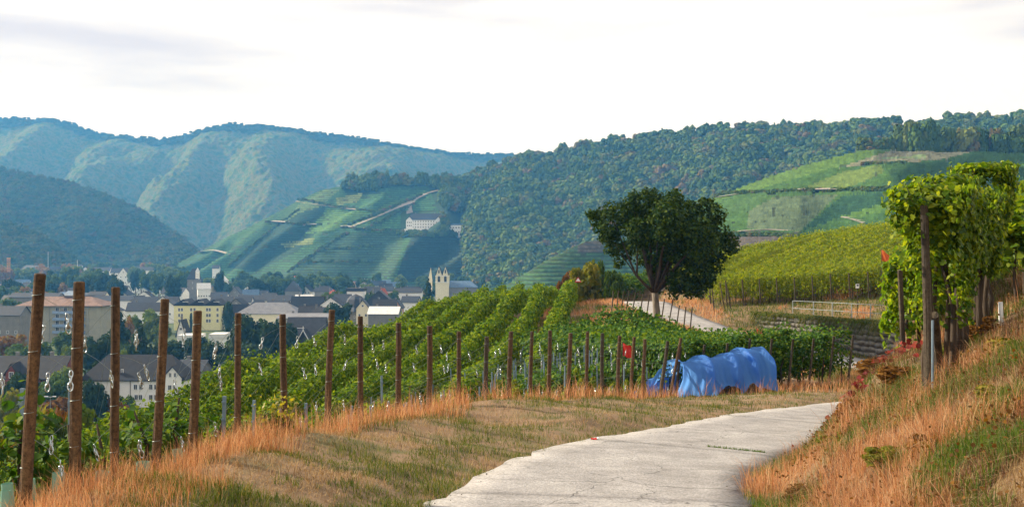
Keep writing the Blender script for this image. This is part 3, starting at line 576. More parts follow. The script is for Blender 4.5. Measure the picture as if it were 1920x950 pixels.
# G: terraced slope at its foot
hG = hill(pxr(930, 1480, 150), [
    [(930, None, 610), (1480, None, 560)],
    [(930, 545, 660), (960, 530, 660), (1010, 497, 660), (1060, 470, 670), (1090, 455, 680), (1130, 446, 690), (1250, 440, 690), (1480, 438, 690)]],
    50, back=260, amp=8, nf=0.015, seed=7)
pG = parcels(hG, (0.06, 0.125, 0.05), [([(1000, 495), (1090, 450), (1140, 450), (1050, 500)], (0.085, 0.15, 0.06)), ([(1085, 458), (1130, 450), (1130, 470), (1085, 475)], (0.13, 0.12, 0.10))], cell=0.04)
hill_obj("terraced_slope", hG, M['land'], pG)
# E: bare vineyard hill on the right
hE = hill(pxr(1270, 2150, 900), [
    [(1270, None, 470), (1400, None, 440), (1600, None, 420), (2150, None, 380)],
    [(1270, 440, 540), (1400, 425, 520), (1500, 405, 500), (1600, 385, 490), (1700, 365, 480), (2150, 350, 450)],
    [(1270, 402, 640), (1310, 385, 640), (1400, 347, 635), (1500, 313, 625), (1600, 286, 610), (1640, 279, 605), (1700, 284, 600), (1790, 289, 590), (1920, 289, 580), (2150, 280, 560)]],
    200, back=500, amp=9, nf=0.012, seed=8, spur=(260, 0.9, 5))
pE = parcels(hE, (0.045, 0.095, 0.020), [
    ([(1330, 375), (1500, 313), (1640, 277), (1690, 281), (1560, 318), (1440, 352), (1340, 380)], (0.075, 0.135, 0.022)),
    ([(1570, 318), (1680, 281), (1820, 289), (1760, 303), (1640, 312)], (0.17, 0.17, 0.11)), ([(1640, 300), (1740, 292), (1735, 300)], (0.16, 0.22, 0.10)),
    ([(1500, 358), (1580, 325), (1650, 312), (1660, 325), (1590, 356)], (0.095, 0.14, 0.028)), ([(1660, 325), (1700, 310), (1960, 300), (1960, 360), (1690, 350)], (0.04, 0.085, 0.022)),
    ([(1400, 432), (1405, 392), (1450, 372), (1570, 368), (1500, 436)], (0.085, 0.12, 0.06)), ([(1340, 400), (1400, 372), (1450, 372), (1400, 400)], (0.05, 0.10, 0.025)),
    ([(1500, 436), (1580, 368), (1700, 358), (1700, 375), (1590, 405)], (0.022, 0.06, 0.028)), ([(1575, 408), (1700, 370), (1700, 388), (1620, 408)], (0.07, 0.14, 0.025)),
    ([(1480, 450), (1570, 410), (1600, 412), (1540, 460)], (0.05, 0.11, 0.024)), ([(1600, 412), (1700, 388), (1700, 430), (1560, 470)], (0.045, 0.10, 0.026)),
    ([(1360, 436), (1500, 440), (1470, 455), (1380, 470)], (0.09, 0.075, 0.06))], var=.12, cell=0.03)
hill_obj("vineyard_hill", hE, M['land'], pE)

# vine rows along the contours of the far vineyard hills (real relief, one mass per hill)
def contour_rows(name, h, colr, zs, hh, dd, label, skip=None, seed=1):
    px = h['px']; Z = h['Z']; D = h['D']; nu, nv = Z.shape; V = []; C = []; Fc = []
    Zm = np.maximum.accumulate(Z, axis=1)
    for zl in zs:
        j = (Zm < zl).sum(1); ok = (j > 0) & (j < nv - 1); j = np.clip(j, 1, nv - 1); ii = np.arange(nu)
        t = np.clip((zl - Zm[ii, j - 1]) / np.maximum(Zm[ii, j] - Zm[ii, j - 1], 1e-3), 0, 1); d = D[ii, j - 1] * (1 - t) + D[ii, j] * t
        py = CY - zl / d * F; c = colr[ii, j]
        if skip is not None: ok &= ~skip(px, py)
        ok &= vn(px * .12, 0 * px + zl * .37, seed) > .12
        x = (px - CX) / F
        hv = hh * (0.8 + .4 * vn(px * .9, 0 * px + zl, seed + 2))
        b = len(V) * 1
        rows = np.stack([np.c_[x * (d - dd), d - dd, zl - .3 + 0 * d], np.c_[x * (d - dd * .7), d - dd * .7, zl + hv], np.c_[x * (d + dd * .5), d + dd * .5, zl + hv * 1.0], np.c_[x * (d + dd), d + dd, zl + 0 * d]], 1)
        base = sum(len(q) for q in V); V.append(rows.reshape(-1, 3)); C.append(np.repeat(c * (0.8 + .5 * vn(px * .25, 0 * px + zl * .8, seed + 7))[:, None], 4, 0) * 0.9)
        g = np.where(ok[:-1] & ok[1:] & (np.abs(np.diff(d)) < 25))[0]
        for k in range(3): Fc.append(np.c_[base + g * 4 + k, base + (g + 1) * 4 + k, base + (g + 1) * 4 + k + 1, base + g * 4 + k + 1])
    tag(link(name, np_mesh(name, np.concatenate(V), np.concatenate(Fc), M['vinerow_far'], False, np.concatenate(C))), label, "vine rows", kind='stuff')
# patches left free of rows
contour_rows("vine_rows", hC, pC, np.arange(-36, 100, 3.2), 1.9, 1.5, "terraced vine rows on the middle hill across the valley", lambda x, y: inpoly(x, y, [(752, 398), (885, 398), (885, 446), (752, 446)]) | inpoly(x, y, [(800, 340), (940, 340), (940, 440), (835, 430)]))
contour_rows("vine_rows", hE, pE, np.arange(-14, 66, 1.5), 1.5, .6, "fine vine rows on the bare hill at upper right", None, 3)
contour_rows("vine_rows", hG, pG, np.arange(-30, 14, 2.6), 1.5, .8, "terraced vine rows on the slope behind the walnut tree", None, 5)

def ribbon(name, h, pts, w, m, lift=.6, label=None, kind='structure'):
    P3 = [hill_at(h, *p) for p in pts]; Q = catmull(np.array([p[:] for p in P3]), 6); px = Q[:, 0] / Q[:, 1] * F + CX; V = []
    t = np.gradient(Q[:, :2], axis=0); t /= np.maximum(np.linalg.norm(t, axis=1)[:, None], 1e-6)
    for i, q in enumerate(Q):
        for s in (-1, 1): V.append((q[0] + t[i, 1] * s * w / 2, q[1] - t[i, 0] * s * w / 2, q[2] + lift + (0.25 * w if s * t[i, 0] < 0 else 0)))
    return tag(link(name, np_mesh(name, V, grid_faces(len(Q), 2), m, True)), label, kind=kind)
ribbon("path", hC, [(640, 424), (662, 427), (690, 430), (720, 432)], 7, M['track'])
ribbon("path", hC, [(662, 425), (700, 410), (740, 393), (775, 378)], 8, M['track'])
ribbon("path", hC, [(768, 402), (766, 388), (775, 376), (800, 365), (822, 358)], 9, M['track'])
ribbon("path", hC, [(510, 416), (540, 418), (575, 420), (600, 421)], 6, M['track'])
ribbon("path", hC, [(555, 378), (590, 383), (640, 390), (690, 396)], 5, M['track'])
ribbon("path", hC, [(372, 470), (400, 470), (432, 478)], 5, M['track'])
ribbon("path", hE, [(1345, 372), (1420, 362), (1500, 358), (1600, 357), (1700, 353)], 3.5, M['track'])
ribbon("path", hE, [(1385, 436), (1440, 433), (1500, 437)], 3, M['track'])
ribbon("path", hE, [(1580, 410), (1600, 413), (1622, 421)], 3.2, M['track'])

# woods on the hills
fcoll, nvf = forest_variants("forest_crowns", M['forest']); fcollA, nvA = forest_variants("far_forest_crowns", M['forest_far'])
scatter("forest", hill_sample(hA, 1500, 1, lambda x, y: (x > -250) & (x < 1150), .975), 13, 7, fcollA, nvA, 1, "hazy mixed forest covering the high far ridge")
scatter("forest", hill_sample(hB, 10500, 2, lambda x, y: x > -330), 14, 12, fcollA, nvA, 2, "dark blue-green forest on the left hill")
scatter("forest", hill_sample(hB2, 2600, 3, lambda x, y: x > -330), 13, 13, fcollA, nvA, 3, "paler woodland low on the left edge")
scatter("forest", hill_sample(hD, 5600, 4, lambda x, y: (x < 2000)), 20, 19, fcoll, nvf, 4, "deciduous forest with autumn crowns on the big right-hand hill", .02)
def okC(x, y): return inpoly(x, y, [(645, 360), (660, 335), (930, 335), (930, 362), (850, 362), (800, 350), (730, 352), (700, 362)]) | inpoly(x, y, [(835, 350), (930, 345), (930, 445), (892, 432), (886, 408), (842, 398), (828, 385)])
scatter("forest", hill_sample(hC, 9000, 5, okC), 15, 18, fcoll, nvf, 5, "woodland crowning the middle vineyard hill")
def okK(x, y): return inpoly(x, y, [(745, 438), (885, 443), (885, 449), (745, 446)]) | inpoly(x, y, [(838, 404), (842, 446), (832, 446), (826, 404)])
scatter("shrubbery", hill_sample(hC, 9000, 6, okK), 8, 7, fcoll, nvf, 6, "shrubs round the white convent on the hill")
# the tree-line along E's crest
rg = np.random.default_rng(9); n = 260; pxs = rg.uniform(1690, 2120, n); dd_ = 612 + rg.uniform(0, 1, n) * 55
zz = np.interp(pxs, [1690, 1790, 1920, 2120], [60, 57.5, 57, 58])
scatter("forest", np.c_[(pxs - CX) / F * dd_, dd_, zz], 11, np.interp(1, [0, 1], [19, 19]), fcoll, nvf, 7, "block of tall trees on the crest of the right vineyard hill")
pts_ = np.array([hill_at(hE, x, 279 - 2)[:] for x in np.linspace(1645, 1700, 14)]); pts_[:, 1] += 25
scatter("forest", pts_, 9, 10, fcoll, nvf, 8, "dark wood edge left of the crest trees")
hd = []
for a, b, y0, y1 in ((1345, 1700, 366, 358), (1370, 1500, 444, 446), (1620, 1700, 312, 309)):
    for x in np.arange(a, b, 3.2): hd.append(hill_at(hE, x + rg.uniform(-2, 2), y0 + (y1 - y0) * (x - a) / (b - a) + rg.uniform(-1, 1))[:])
scatter("hedge", np.array(hd), 3.2, 2.6, fcoll, 4, 9, "dark hedges along the tracks of the right vineyard hill")
hd = []
for poly in ([(640, 428), (700, 434), (760, 436)], [(655, 424), (700, 405), (790, 368)], [(500, 419), (600, 424)], [(560, 375), (640, 392), (700, 398)], [(430, 500), (500, 440), (560, 395)], [(690, 430), (775, 385)], [(540, 512), (600, 470), (650, 440)], [(600, 470), (700, 465)], [(560, 495), (690, 492)]):
    for (x0, y0), (x1, y1) in zip(poly[:-1], poly[1:]):
        for t in np.linspace(0, 1, int(math.hypot(x1 - x0, y1 - y0) / 3.5)): hd.append(hill_at(hC, x0 + (x1 - x0) * t + rg.uniform(-1, 1), y0 + (y1 - y0) * t + rg.uniform(-1, 1))[:])
scatter("hedge", np.array(hd), 5.0, 4.2, fcoll, 4, 10, "bushy hedge lines between terraces of the middle hill")
# ------------------------------------------------------------------ the town
def place_at(px, d, z=-42.0): return Vector(((px - CX) / F * d, d, z))
RF = {'slate': mat('roof_slate', [(0.020, 0.024, 0.032), (0.035, 0.040, 0.050)], .8, .55), 'black': mat('roof_black', [(0.010, 0.010, 0.012), (0.022, 0.021, 0.022)], .8, .7),
      'grey': mat('roof_grey', [(0.13, 0.13, 0.14), (0.20, 0.20, 0.21)], .5, .6), 'brown': mat('roof_brown', [(0.13, 0.075, 0.05), (0.24, 0.15, 0.11)], .6, .6),
      'blue': mat('roof_blue', [(0.05, 0.10, 0.18), (0.09, 0.15, 0.24)], .6, .5), 'red': mat('roof_red', [(0.30, 0.06, 0.035), (0.40, 0.10, 0.06)], .6, .8), 'pale': mat('roof_pale', [(0.55, 0.55, 0.55), (0.68, 0.68, 0.66)], .6, .5)}
WL = {'white': mat('wall_white', [(0.76, 0.75, 0.73), (0.84, 0.83, 0.81)], .4, .9), 'cream': mat('wall_cream', [(0.74, 0.67, 0.48), (0.80, 0.73, 0.54)], .4, .9),
      'yellow': mat('wall_yellow', [(0.66, 0.62, 0.33), (0.72, 0.68, 0.38)], .4, .9), 'grey': mat('wall_grey', [(0.16, 0.155, 0.145), (0.23, 0.22, 0.20)], .4, .9),
      'brick': mat('wall_brick', [(0.16, 0.04, 0.028), (0.24, 0.065, 0.045)], .8, .9), 'beige': mat('wall_beige', [(0.29, 0.28, 0.21), (0.36, 0.34, 0.26)], .4, .9),
      'dark': mat('wall_slate_cladding', [(0.03, 0.035, 0.045), (0.05, 0.055, 0.065)], .8, .7), 'pink': mat('wall_pink', [(0.55, 0.33, 0.28), (0.62, 0.40, 0.34)], .4, .9), 'blue': mat('wall_blue', [(0.20, 0.28, 0.42), (0.26, 0.34, 0.5)], .4, .9)}
GLASS = mat('window_glass', [(0.02, 0.025, 0.03), (0.05, 0.06, 0.07)], .5, .12, spec=.6); FRAME = mat('window_frame', [(0.70, 0.70, 0.70)], rough=.6); DARKT = mat('dark_timber', [(0.05, 0.03, 0.02)], rough=.8)
_wm = {}
def window_mesh(w, h):
    k = (round(w, 1), round(h, 1))
    if k not in _wm:
        f = MB(); t = .12; f.box((-w / 2 + t / 2, 0, 0), (t, .16, h)); f.box((w / 2 - t / 2, 0, 0), (t, .16, h)); f.box((0, 0, h / 2 - t / 2), (w - 2 * t, .16, t)); f.box((0, -.03, -h / 2 + t / 2), (w - 2 * t, .24, t)); f.box((0, .01, 0), (.07, .1, h - 2 * t))
        p = MB(); p.box((0, .03, 0), (w - .04, .10, h - .04)); _wm[k] = (f.mesh("window", FRAME), p.mesh("pane", GLASS))
    return _wm[k]
def window(parent, x, y, z, w, h, rz=0.0):
    f, p = window_mesh(w, h); o = link("window", f, parent, (x, y, z), (0, 0, rz)); link("pane", p, o); return o
def house(name, label, cat, px0, px1, ye, yr, d, depth=10, wall='white', roof='slate', kind='side', rot=0.0, rows=2, cols=4, group=None, win=(1.1, 1.4), zb=-42.0, chim=1, over=.5, side=None, dormers=0):
    """front facade spans px0..px1 at distance d; ye, yr = eave and ridge rows in the photo. kind: side | front | hip | flat | pyramid"""
    w = (px1 - px0) / F * d; ze = (CY - ye) / F * d; zr = (CY - yr) / F * d; hw = ze - zb; hr = max(zr - ze, .3)
    c = place_at((px0 + px1) / 2, d, zb); o = empty(name, c, rot); tag(o, label, cat, group)
    b = MB(); hx, hy = w / 2, depth / 2
    v = [(-hx, 0, -4), (hx, 0, -4), (hx, depth, -4), (-hx, depth, -4), (-hx, 0, hw), (hx, 0, hw), (hx, depth, hw), (-hx, depth, hw)]
    f = [(0, 1, 5, 4), (1, 2, 6, 5), (2, 3, 7, 6), (3, 0, 4, 7)]
    r = MB(); T = .25
    def slab(a, b_, c_, d_):
        n = (Vector(b_) - Vector(a)).cross(Vector(d_) - Vector(a)).normalized() * T
        up = [tuple(Vector(q) + n) for q in (a, b_, c_, d_)]; r.add([a, b_, c_, d_] + up, [(3, 2, 1, 0), (4, 5, 6, 7), (0, 1, 5, 4), (1, 2, 6, 5), (2, 3, 7, 6), (3, 0, 4, 7)])
    e = over; dz = e * hr / hy if kind == 'side' else e * hr / hx
    if kind == 'side':
        v += [(-hx, hy, hw + hr), (hx, hy, hw + hr)]; f += [(5, 6, 9), (7, 4, 8)]
        slab((-hx - e, -e, hw - dz), (hx + e, -e, hw - dz), (hx + e, hy, hw + hr), (-hx - e, hy, hw + hr)); slab((hx + e, depth + e, hw - dz), (-hx - e, depth + e, hw - dz), (-hx - e, hy, hw + hr), (hx + e, hy, hw + hr))
    elif kind == 'front':
        v += [(0, 0, hw + hr), (0, depth, hw + hr)]; f += [(4, 5, 8), (6, 7, 9)]
        slab((-hx - e, depth + e, hw - dz), (-hx - e, -e, hw - dz), (0, -e, hw + hr), (0, depth + e, hw + hr)); slab((hx + e, -e, hw - dz), (hx + e, depth + e, hw - dz), (0, depth + e, hw + hr), (0, -e, hw + hr))
    elif kind in ('hip', 'pyramid'):
        k = min(hx, hy) * .95 if kind == 'hip' else hx
        A = [(-hx - e, -e, hw), (hx + e, -e, hw), (hx + e, depth + e, hw), (-hx - e, depth + e, hw)]
        r1, r2 = ((-hx + k, hy, hw + hr), (hx - k, hy, hw + hr)) if kind == 'hip' else ((-.05, hy, hw + hr), (.05, hy, hw + hr))
        r.add(A + [r1, r2] + [(q[0], q[1], q[2] - T) for q in A], [(0, 1, 5, 4), (1, 2, 5), (2, 3, 4, 5), (3, 0, 4), (6, 7, 1, 0), (7, 8, 2, 1), (8, 9, 3, 2), (9, 6, 0, 3), (9, 8, 7, 6)])
    else:
        r.box((0, hy, hw + hr / 2 + .01), (w + 2 * e, depth + 2 * e, hr)); f += [(4, 5, 6, 7)]
    b.add(v, f); b.build("wall", WL[wall], o); ro = r.build("roof", RF[roof], o)
    for k in range(chim):
        cb = MB(); cx = (-.28 + .5 * k) * w; zt = hw + hr * (1.0 if kind != 'flat' else 1) + .9; cb.box((cx, hy + .8, zt - 1.2), (.8, .8, 2.6)); cb.box((cx, hy + .8, zt + .18), (1.0, 1.0, .16)); cb.build("chimney", WL['grey'], ro)
    ww, wh = win; st = hw / rows if rows else 3
    for i in range(rows):
        for j in range(cols): window(o, -hx + w * (j + .5) / cols, -.04, hw - st * (rows - i - .5) * .92 - .3, min(ww, w / cols * .6), min(wh, st * .6))
    if side and rows:
        for i in range(rows):
            for j in range(2): window(o, hx * side + .04 * side, depth * (j + .5) / 2, hw - st * (rows - i - .5) * .92 - .3, ww, min(wh, st * .6), R(90) * side)
    if kind == 'front' and hr > 3: window(o, 0, -.04, hw + hr * .32, ww, wh * .8)
    for k in range(dormers):
        x = -hx + w * (k + .5) / dormers; zz = hw + hr * .22; yy = hy * .22
        dm = MB(); dm.box((x, yy + .9, zz + .75), (1.7, 2.2, 1.5)); do = dm.build("dormer", WL[wall], o)
        rr = MB(); rr.add([(x - 1.1, yy - .35, zz + 1.45), (x + 1.1, yy - .35, zz + 1.45), (x, yy - .35, zz + 2.3), (x - 1.1, yy + 2.6, zz + 1.45), (x + 1.1, yy + 2.6, zz + 1.45), (x, yy + 2.6, zz + 2.3)], [(0, 1, 2), (5, 4, 3), (0, 2, 5, 3), (1, 4, 5, 2), (0, 3, 4, 1)]); rr.build("dormer_roof", RF[roof], do)
        fm, pm = window_mesh(1.1, 1.1); wo_ = link("dormer_window", fm, do, (x, yy - .26, zz + .75))
    return o
def gable_front(o, x, w, hw, hr, wall, roof, proud=1.2, z0=-4):
    """a gabled bay standing proud of the front facade"""
    b = MB(); h = w / 2
    b.add([(x - h, -proud, z0), (x + h, -proud, z0), (x + h, 3, z0), (x - h, 3, z0), (x - h, -proud, hw), (x + h, -proud, hw), (x + h, 3, hw), (x - h, 3, hw), (x, -proud, hw + hr), (x, 3, hw + hr)], [(0, 1, 5, 4), (1, 2, 6, 5), (3, 0, 4, 7), (4, 5, 8), (4, 8, 9, 7), (5, 6, 9, 8)]); g = b.build("gable_bay", WL[wall], o)
    r = MB(); k = hr / h; e = .4
    for s in (-1, 1):
        a = [(x + s * (h + e), -proud - e, hw - e * k + .1), (x, -proud - e, hw + hr + .1), (x, 4.5, hw + hr + .1), (x + s * (h + e), 4.5, hw - e * k + .1)]; up = [(q[0], q[1], q[2] + .25) for q in a]
        fs = [(3, 2, 1, 0), (4, 5, 6, 7), (0, 1, 5, 4), (1, 2, 6, 5), (2, 3, 7, 6), (3, 0, 4, 7)]; r.add(a + up, fs if s < 0 else [tuple(reversed(q)) for q in fs])
    r.build("gable_roof", RF[roof], g); return g

# large white house at the foot of the slope
wh = house("white_house", "large white house with black roof at the foot of the vineyard", "house", 152, 345, 712, 668, 272, 11, 'white', 'black', 'hip', 0.0, 2, 0, chim=1, over=.6, zb=-42.6)
Wd = (345 - 152) / F * 272; hwh = (CY - 712) / F * 272 + 42.6
for i, z in enumerate((hwh - 1.9, hwh - 4.7)):
    for x in (-10.2, -3.9, .8, 2.3, 5.0, 6.4, 10.6, 12.0) if i == 0 else (-3.9, 1.0, 2.2, 5.0, 6.4, 10.6, 12.0): window(wh, x, -.04 if x < 9 else -1.24, z, 1.1 if x > -9 else 1.9, 1.5)
g_ = gable_front(wh, 11.3, 4.6, hwh + 1.0, 2.6, 'white', 'black'); window(wh, 10.7, -1.24, hwh + 1.5, .8, 1.3); window(wh, 12.0, -1.24, hwh + 1.5, .8, 1.3)
for x in (-4.6, -3.3): window(wh, x, 1.2, hwh + 2.2, .7, 1.3)
dp = MB(); dp.tube([(-.6, -.12, hwh), (-.6, -.12, -2)], .08, 6); dp.build("downpipe", M['post_dark'], wh)
bh = house("brick_house", "dark red brick house with black roof and blue dormer, far left", "house", -20, 112, 708, 672, 262, 12, 'brick', 'black', 'side', 0.0, 2, 6, zb=-41.5, chim=2, dormers=0)
gable_front(bh, -3.2, 3.0, (CY - 700) / F * 262 + 41.5, 2.4, 'brick', 'black', .6); window(bh, -3.2, -.66, (CY - 700) / F * 262 + 41.2, 1.2, 1.6)
# flat block with brown roof and balconies
ab = house("apartment_block", "beige apartment block with low brown roof and blue balconies", "building", 36, 188, 573, 557, 470, 16, 'beige', 'brown', 'hip', 0.0, 0, 0, zb=-42, chim=0, over=1.6)
hb = (CY - 573) / F * 470 + 42; wb = 152 / F * 470
for k in range(4):
    z = hb - 3.0 - k * 3.1; m_ = MB(); m_.box((4.5, -.7, z), (15, 1.3, 1.1)); m_.box((4.5, -.6, z - .64), (15.2, 1.5, .16)); m_.build("balcony", WL['blue'], ab)
    for j in range(4): window(ab, -1.2 + j * 3.8, -.04, z + 1.3, 1.8, 1.9)
    window(ab, -8.5, -.04, z + .6, 1.2, 1.4)
for x in (-10.4, -5.2, 13.4):
    m_ = MB(); m_.box((x, -.2, hb / 2 - .1), (.5, .5, hb - .3)); m_.build("pilaster", WL['beige'], ab)
m_ = MB(); m_.box((3, 8, hb + 4.3), (9, 3, .7)); m_.build("roof_light", RF['grey'], ab)
# yellow block with three zigzag roofs
yb = house("yellow_building", "pale yellow building with zigzag dark roofs and paired windows", "building", 326, 413, 573, 571, 545, 14, 'yellow', 'black', 'flat', 0.0, 2, 0, zb=-42, chim=0, over=.2)
hy_ = (CY - 573) / F * 545 + 42; wy = 87 / F * 545
for k in range(3):
    x = -wy / 2 + wy * (k + .5) / 3; m_ = MB(); h = wy / 6
    m_.add([(x - h, -.5, hy_ + .7), (x + h, -.5, hy_ + .7), (x + h * .2, -.5, hy_ + 3.6), (x - h, 14, hy_ + .7), (x + h, 14, hy_ + .7), (x + h * .2, 14, hy_ + 3.6)], [(0, 1, 2), (5, 4, 3), (0, 2, 5, 3), (1, 4, 5, 2), (0, 3, 4, 1)]); m_.build("zigzag_roof", RF['black'], yb)
    m_ = MB(); m_.box((x + h * .55, -.7, hy_ + 2.2), (h * .75, .25, .25)); m_.build("roof_edge", RF['pale'], yb)
for z in (hy_ - 2.1, hy_ - 5.2, hy_ - 8.2):
    for x in (-9.8, -8.3, -3.2, -1.4, 5.5, 6.9, 11.2): window(yb, x, -.04, z, 1.3, 1.9)
# low pale-roofed hall right of it
hl = house("school_hall", "long low building with pale grey roof and clerestory windows", "building", 443, 560, 588, 568, 500, 16, 'cream', 'grey', 'hip', 0.0, 1, 10, zb=-40, chim=0, win=(1.8, 1.6))
house("flat_hall", "flat grey-roofed hall beside the bare-gabled house", "building", 520, 612, 597, 590, 430, 18, 'beige', 'grey', 'side', 0.0, 1, 6, zb=-42, chim=1)
house("blue_house", "small pale blue house with chimney between grey roofs", "house", 499, 538, 579, 565, 520, 9, 'blue', 'slate', 'side', 0, 2, 5, zb=-42, chim=2)
# dark gable with white barge boards
gb = house("slate_house", "black slate house with white-edged gable", "house", 535, 604, 642, 597, 330, 12, 'dark', 'slate', 'side', 0.0, 0, 0, zb=-42, chim=0)
hg_ = (CY - 642) / F * 330 + 42
g_ = gable_front(gb, .3, 6.2, hg_ - 1.5, 5.6, 'dark', 'slate', 2.0)
for s in (-1, 1):
    m_ = MB(); m_.tube([(.3 + s * 3.55, -2.5, hg_ - 2.1), (.3, -2.5, hg_ + 4.3)], .16, 4); m_.build("barge_board", M['white'], g_)
m_ = MB(); m_.tube([(.3, -2.4, hg_ + 4.2), (.3, -2.4, hg_ + 5.6)], .09, 5); m_.box((.3 - 1.1, -2.4, hg_ + 5), (3, .1, .1)); m_.build("finial", M['white'], g_)
# round tower with a bell-shaped slate roof
def lathe_roof(mb, c, prof, seg=16):
    vs = []; 
    for r_, z in prof:
        for k in range(seg): a = 2 * math.pi * k / seg; vs.append((c[0] + r_ * math.cos(a), c[1] + r_ * math.sin(a), c[2] + z))
    fs = [(i * seg + k, i * seg + (k + 1) % seg, (i + 1) * seg + (k + 1) % seg, (i + 1) * seg + k) for i in range(len(prof) - 1) for k in range(seg)]
    mb.add(vs, fs)
rt = tag(empty("round_tower", place_at(665, 520)), "squat grey town gate with bell-shaped slate roof", "tower")
z_ = lambda y: (CY - y) / F * 520 + 42
m_ = MB(); m_.box((0, 4, z_(583) / 2 - 2), (10.5, 8, z_(583) + 4)); m_.build("wall", WL['grey'], rt)
m_ = MB(); lathe_roof(m_, (0, 4, z_(583)), [(7.4, -.2), (7.0, .4), (5.8, 2.0), (5.2, 4.2), (4.6, 6.0), (3.0, 7.6), (.1, 8.8)], 8); m_.build("roof", RF['slate'], rt)
for x in (-3, 0, 3): window(rt, x, -.04, z_(583) - 3, .8, 1.4)
# gate tower with steep pyramid roof
gt = tag(empty("gate_tower", place_at(361, 850)), "square stone gate tower with steep slate roof above dark trees", "tower")
zg = lambda y: (CY - y) / F * 850 + 42
m_ = MB(); m_.box((0, 4.5, zg(523) / 2 - 2), (9.2, 9, zg(523) + 4)); m_.build("wall", WL['grey'], gt)
m_ = MB(); m_.add([(-5, -.5, zg(523)), (5, -.5, zg(523)), (5, 9.5, zg(523)), (-5, 9.5, zg(523)), (-1.6, 4.5, zg(503)), (2.2, 4.5, zg(503)), (-5, -.5, zg(523) - .3), (5, -.5, zg(523) - .3), (5, 9.5, zg(523) - .3), (-5, 9.5, zg(523) - .3)], [(0, 1, 5, 4), (1, 2, 5), (2, 3, 4, 5), (3, 0, 4), (6, 7, 1, 0), (7, 8, 2, 1), (8, 9, 3, 2), (9, 6, 0, 3), (9, 8, 7, 6)]); rf_ = m_.build("roof", RF['slate'], gt)
m_ = MB(); m_.box((3.9, 1.2, zg(516)), (2.6, 3, 6.4)); dm_ = m_.build("turret", WL['white'], gt); m_ = MB(); m_.add([(2.4, -.5, zg(509)), (5.4, -.5, zg(509)), (5.4, 2.9, zg(509)), (2.4, 2.9, zg(509)), (3.9, 1.2, zg(501))], [(0, 1, 4), (1, 2, 4), (2, 3, 4), (3, 0, 4), (3, 2, 1, 0)]); m_.build("turret_roof", RF['pale'], dm_)
for z in (513, 516, 519): window(gt, 3.9, -.36, zg(z), .6, .9)
for z in (530, 540): window(gt, 0, -.04, zg(z), .7, 1.5)
house("half_timbered_house", "white half-timbered house with pale roof beside the gate tower", "house", 371, 394, 541, 531, 830, 9, 'white', 'pale', 'side', 0.35, 1, 5, zb=-42, chim=0)
house("castle_tower", "grey square tower with dark tent roof among green trees", "tower", 534, 561, 545, 525, 820, 11, 'grey', 'slate', 'pyramid', 0, 1, 2, chim=0)
# church with twin cream gables
ch = tag(empty("church", place_at(829, 760)), "cream church with twin-gabled west tower and blue nave roof", "church")
zc = lambda y: (CY - y) / F * 760 + 42; pxm = 760 / F
m_ = MB(); W = 25 * pxm / 2; ztop = zc(516); zg2 = zc(500)
m_.add([(-W, 0, -2), (W, 0, -2), (W, 10, -2), (-W, 10, -2), (-W, 0, ztop), (W, 0, ztop), (W, 10, ztop), (-W, 10, ztop)], [(0, 1, 5, 4), (1, 2, 6, 5), (2, 3, 7, 6), (3, 0, 4, 7), (4, 5, 6, 7)]); m_.build("wall", WL['cream'], ch)
for s in (-1, 1):
    x = s * W * .48; m_ = MB(); h = W * .46
    m_.add([(x - h, -.15, ztop - .4), (x + h, -.15, ztop - .4), (x, -.15, zg2), (x - h, 9.5, ztop - .4), (x + h, 9.5, ztop - .4), (x, 9.5, zg2)], [(0, 1, 2), (5, 4, 3), (0, 2, 5, 3), (1, 4, 5, 2), (0, 3, 4, 1)]); gg = m_.build("gable", WL['cream'], ch)
    m_ = MB(); m_.add([(x - h - .3, -.4, ztop - .6), (x, -.4, zg2 + .3), (x, 9.8, zg2 + .3), (x - h - .3, 9.8, ztop - .6), (x + h + .3, -.4, ztop - .6), (x + h + .3, 9.8, ztop - .6), (x - h - .3, 0.4, ztop - .2), (x, .4, zg2 + .7), (x, 9.8, zg2 + .7), (x - h - .3, 9.8, ztop - .2)], [(0, 1, 2, 3), (1, 4, 5, 2)]); m_.build("gable_roof", RF['slate'], gg)
    m_ = MB(); m_.box((x, -.2, zc(524)), (1.9, .3, 4.4)); m_.add([(x - .95, -.34, zc(524) + 2.2), (x + .95, -.34, zc(524) + 2.2), (x, -.34, zc(524) + 3.4)], [(0, 1, 2)]); m_.build("belfry_opening", GLASS, ch)
    m_ = MB(); m_.box((x, -.32, zc(509)), (.9, .2, 2.6)); m_.build("lancet", GLASS, ch)
m_ = MB(); m_.box((0, -.2, zc(529)), (2 * W + .5, .5, .5)); m_.box((0, -.2, ztop - .5), (2 * W + .4, .4, .4)); m_.build("string_course", WL['white'], ch)
m_ = MB(); x0 = -W - 4.4; m_.add([(x0 - 1.6, 2, zc(527)), (x0 + 1.6, 2, zc(527)), (x0 + 1.6, 5.2, zc(527)), (x0 - 1.6, 5.2, zc(527)), (x0 + .6, 3.6, zc(501))], [(0, 1, 4), (1, 2, 4), (2, 3, 4), (3, 0, 4), (3, 2, 1, 0)]); m_.build("spire", WL['cream'], ch)
m_ = MB(); m_.box((x0, 3.6, zc(527) / 2 - 1), (3, 3, zc(527) + 2 - .1)); m_.build("stair_turret", WL['cream'], ch)
m_ = MB(); a = W + .1; b2 = W + 52 * pxm; m_.add([(a, 3, -2), (b2, 3, -2), (b2, 18, -2), (a, 18, -2), (a, 3, zc(538)), (b2, 3, zc(538)), (b2, 18, zc(538)), (a, 18, zc(538))], [(0, 1, 5, 4), (1, 2, 6, 5), (2, 3, 7, 6), (3, 0, 4, 7)]); nv_ = m_.build("nave", WL['grey'], ch)
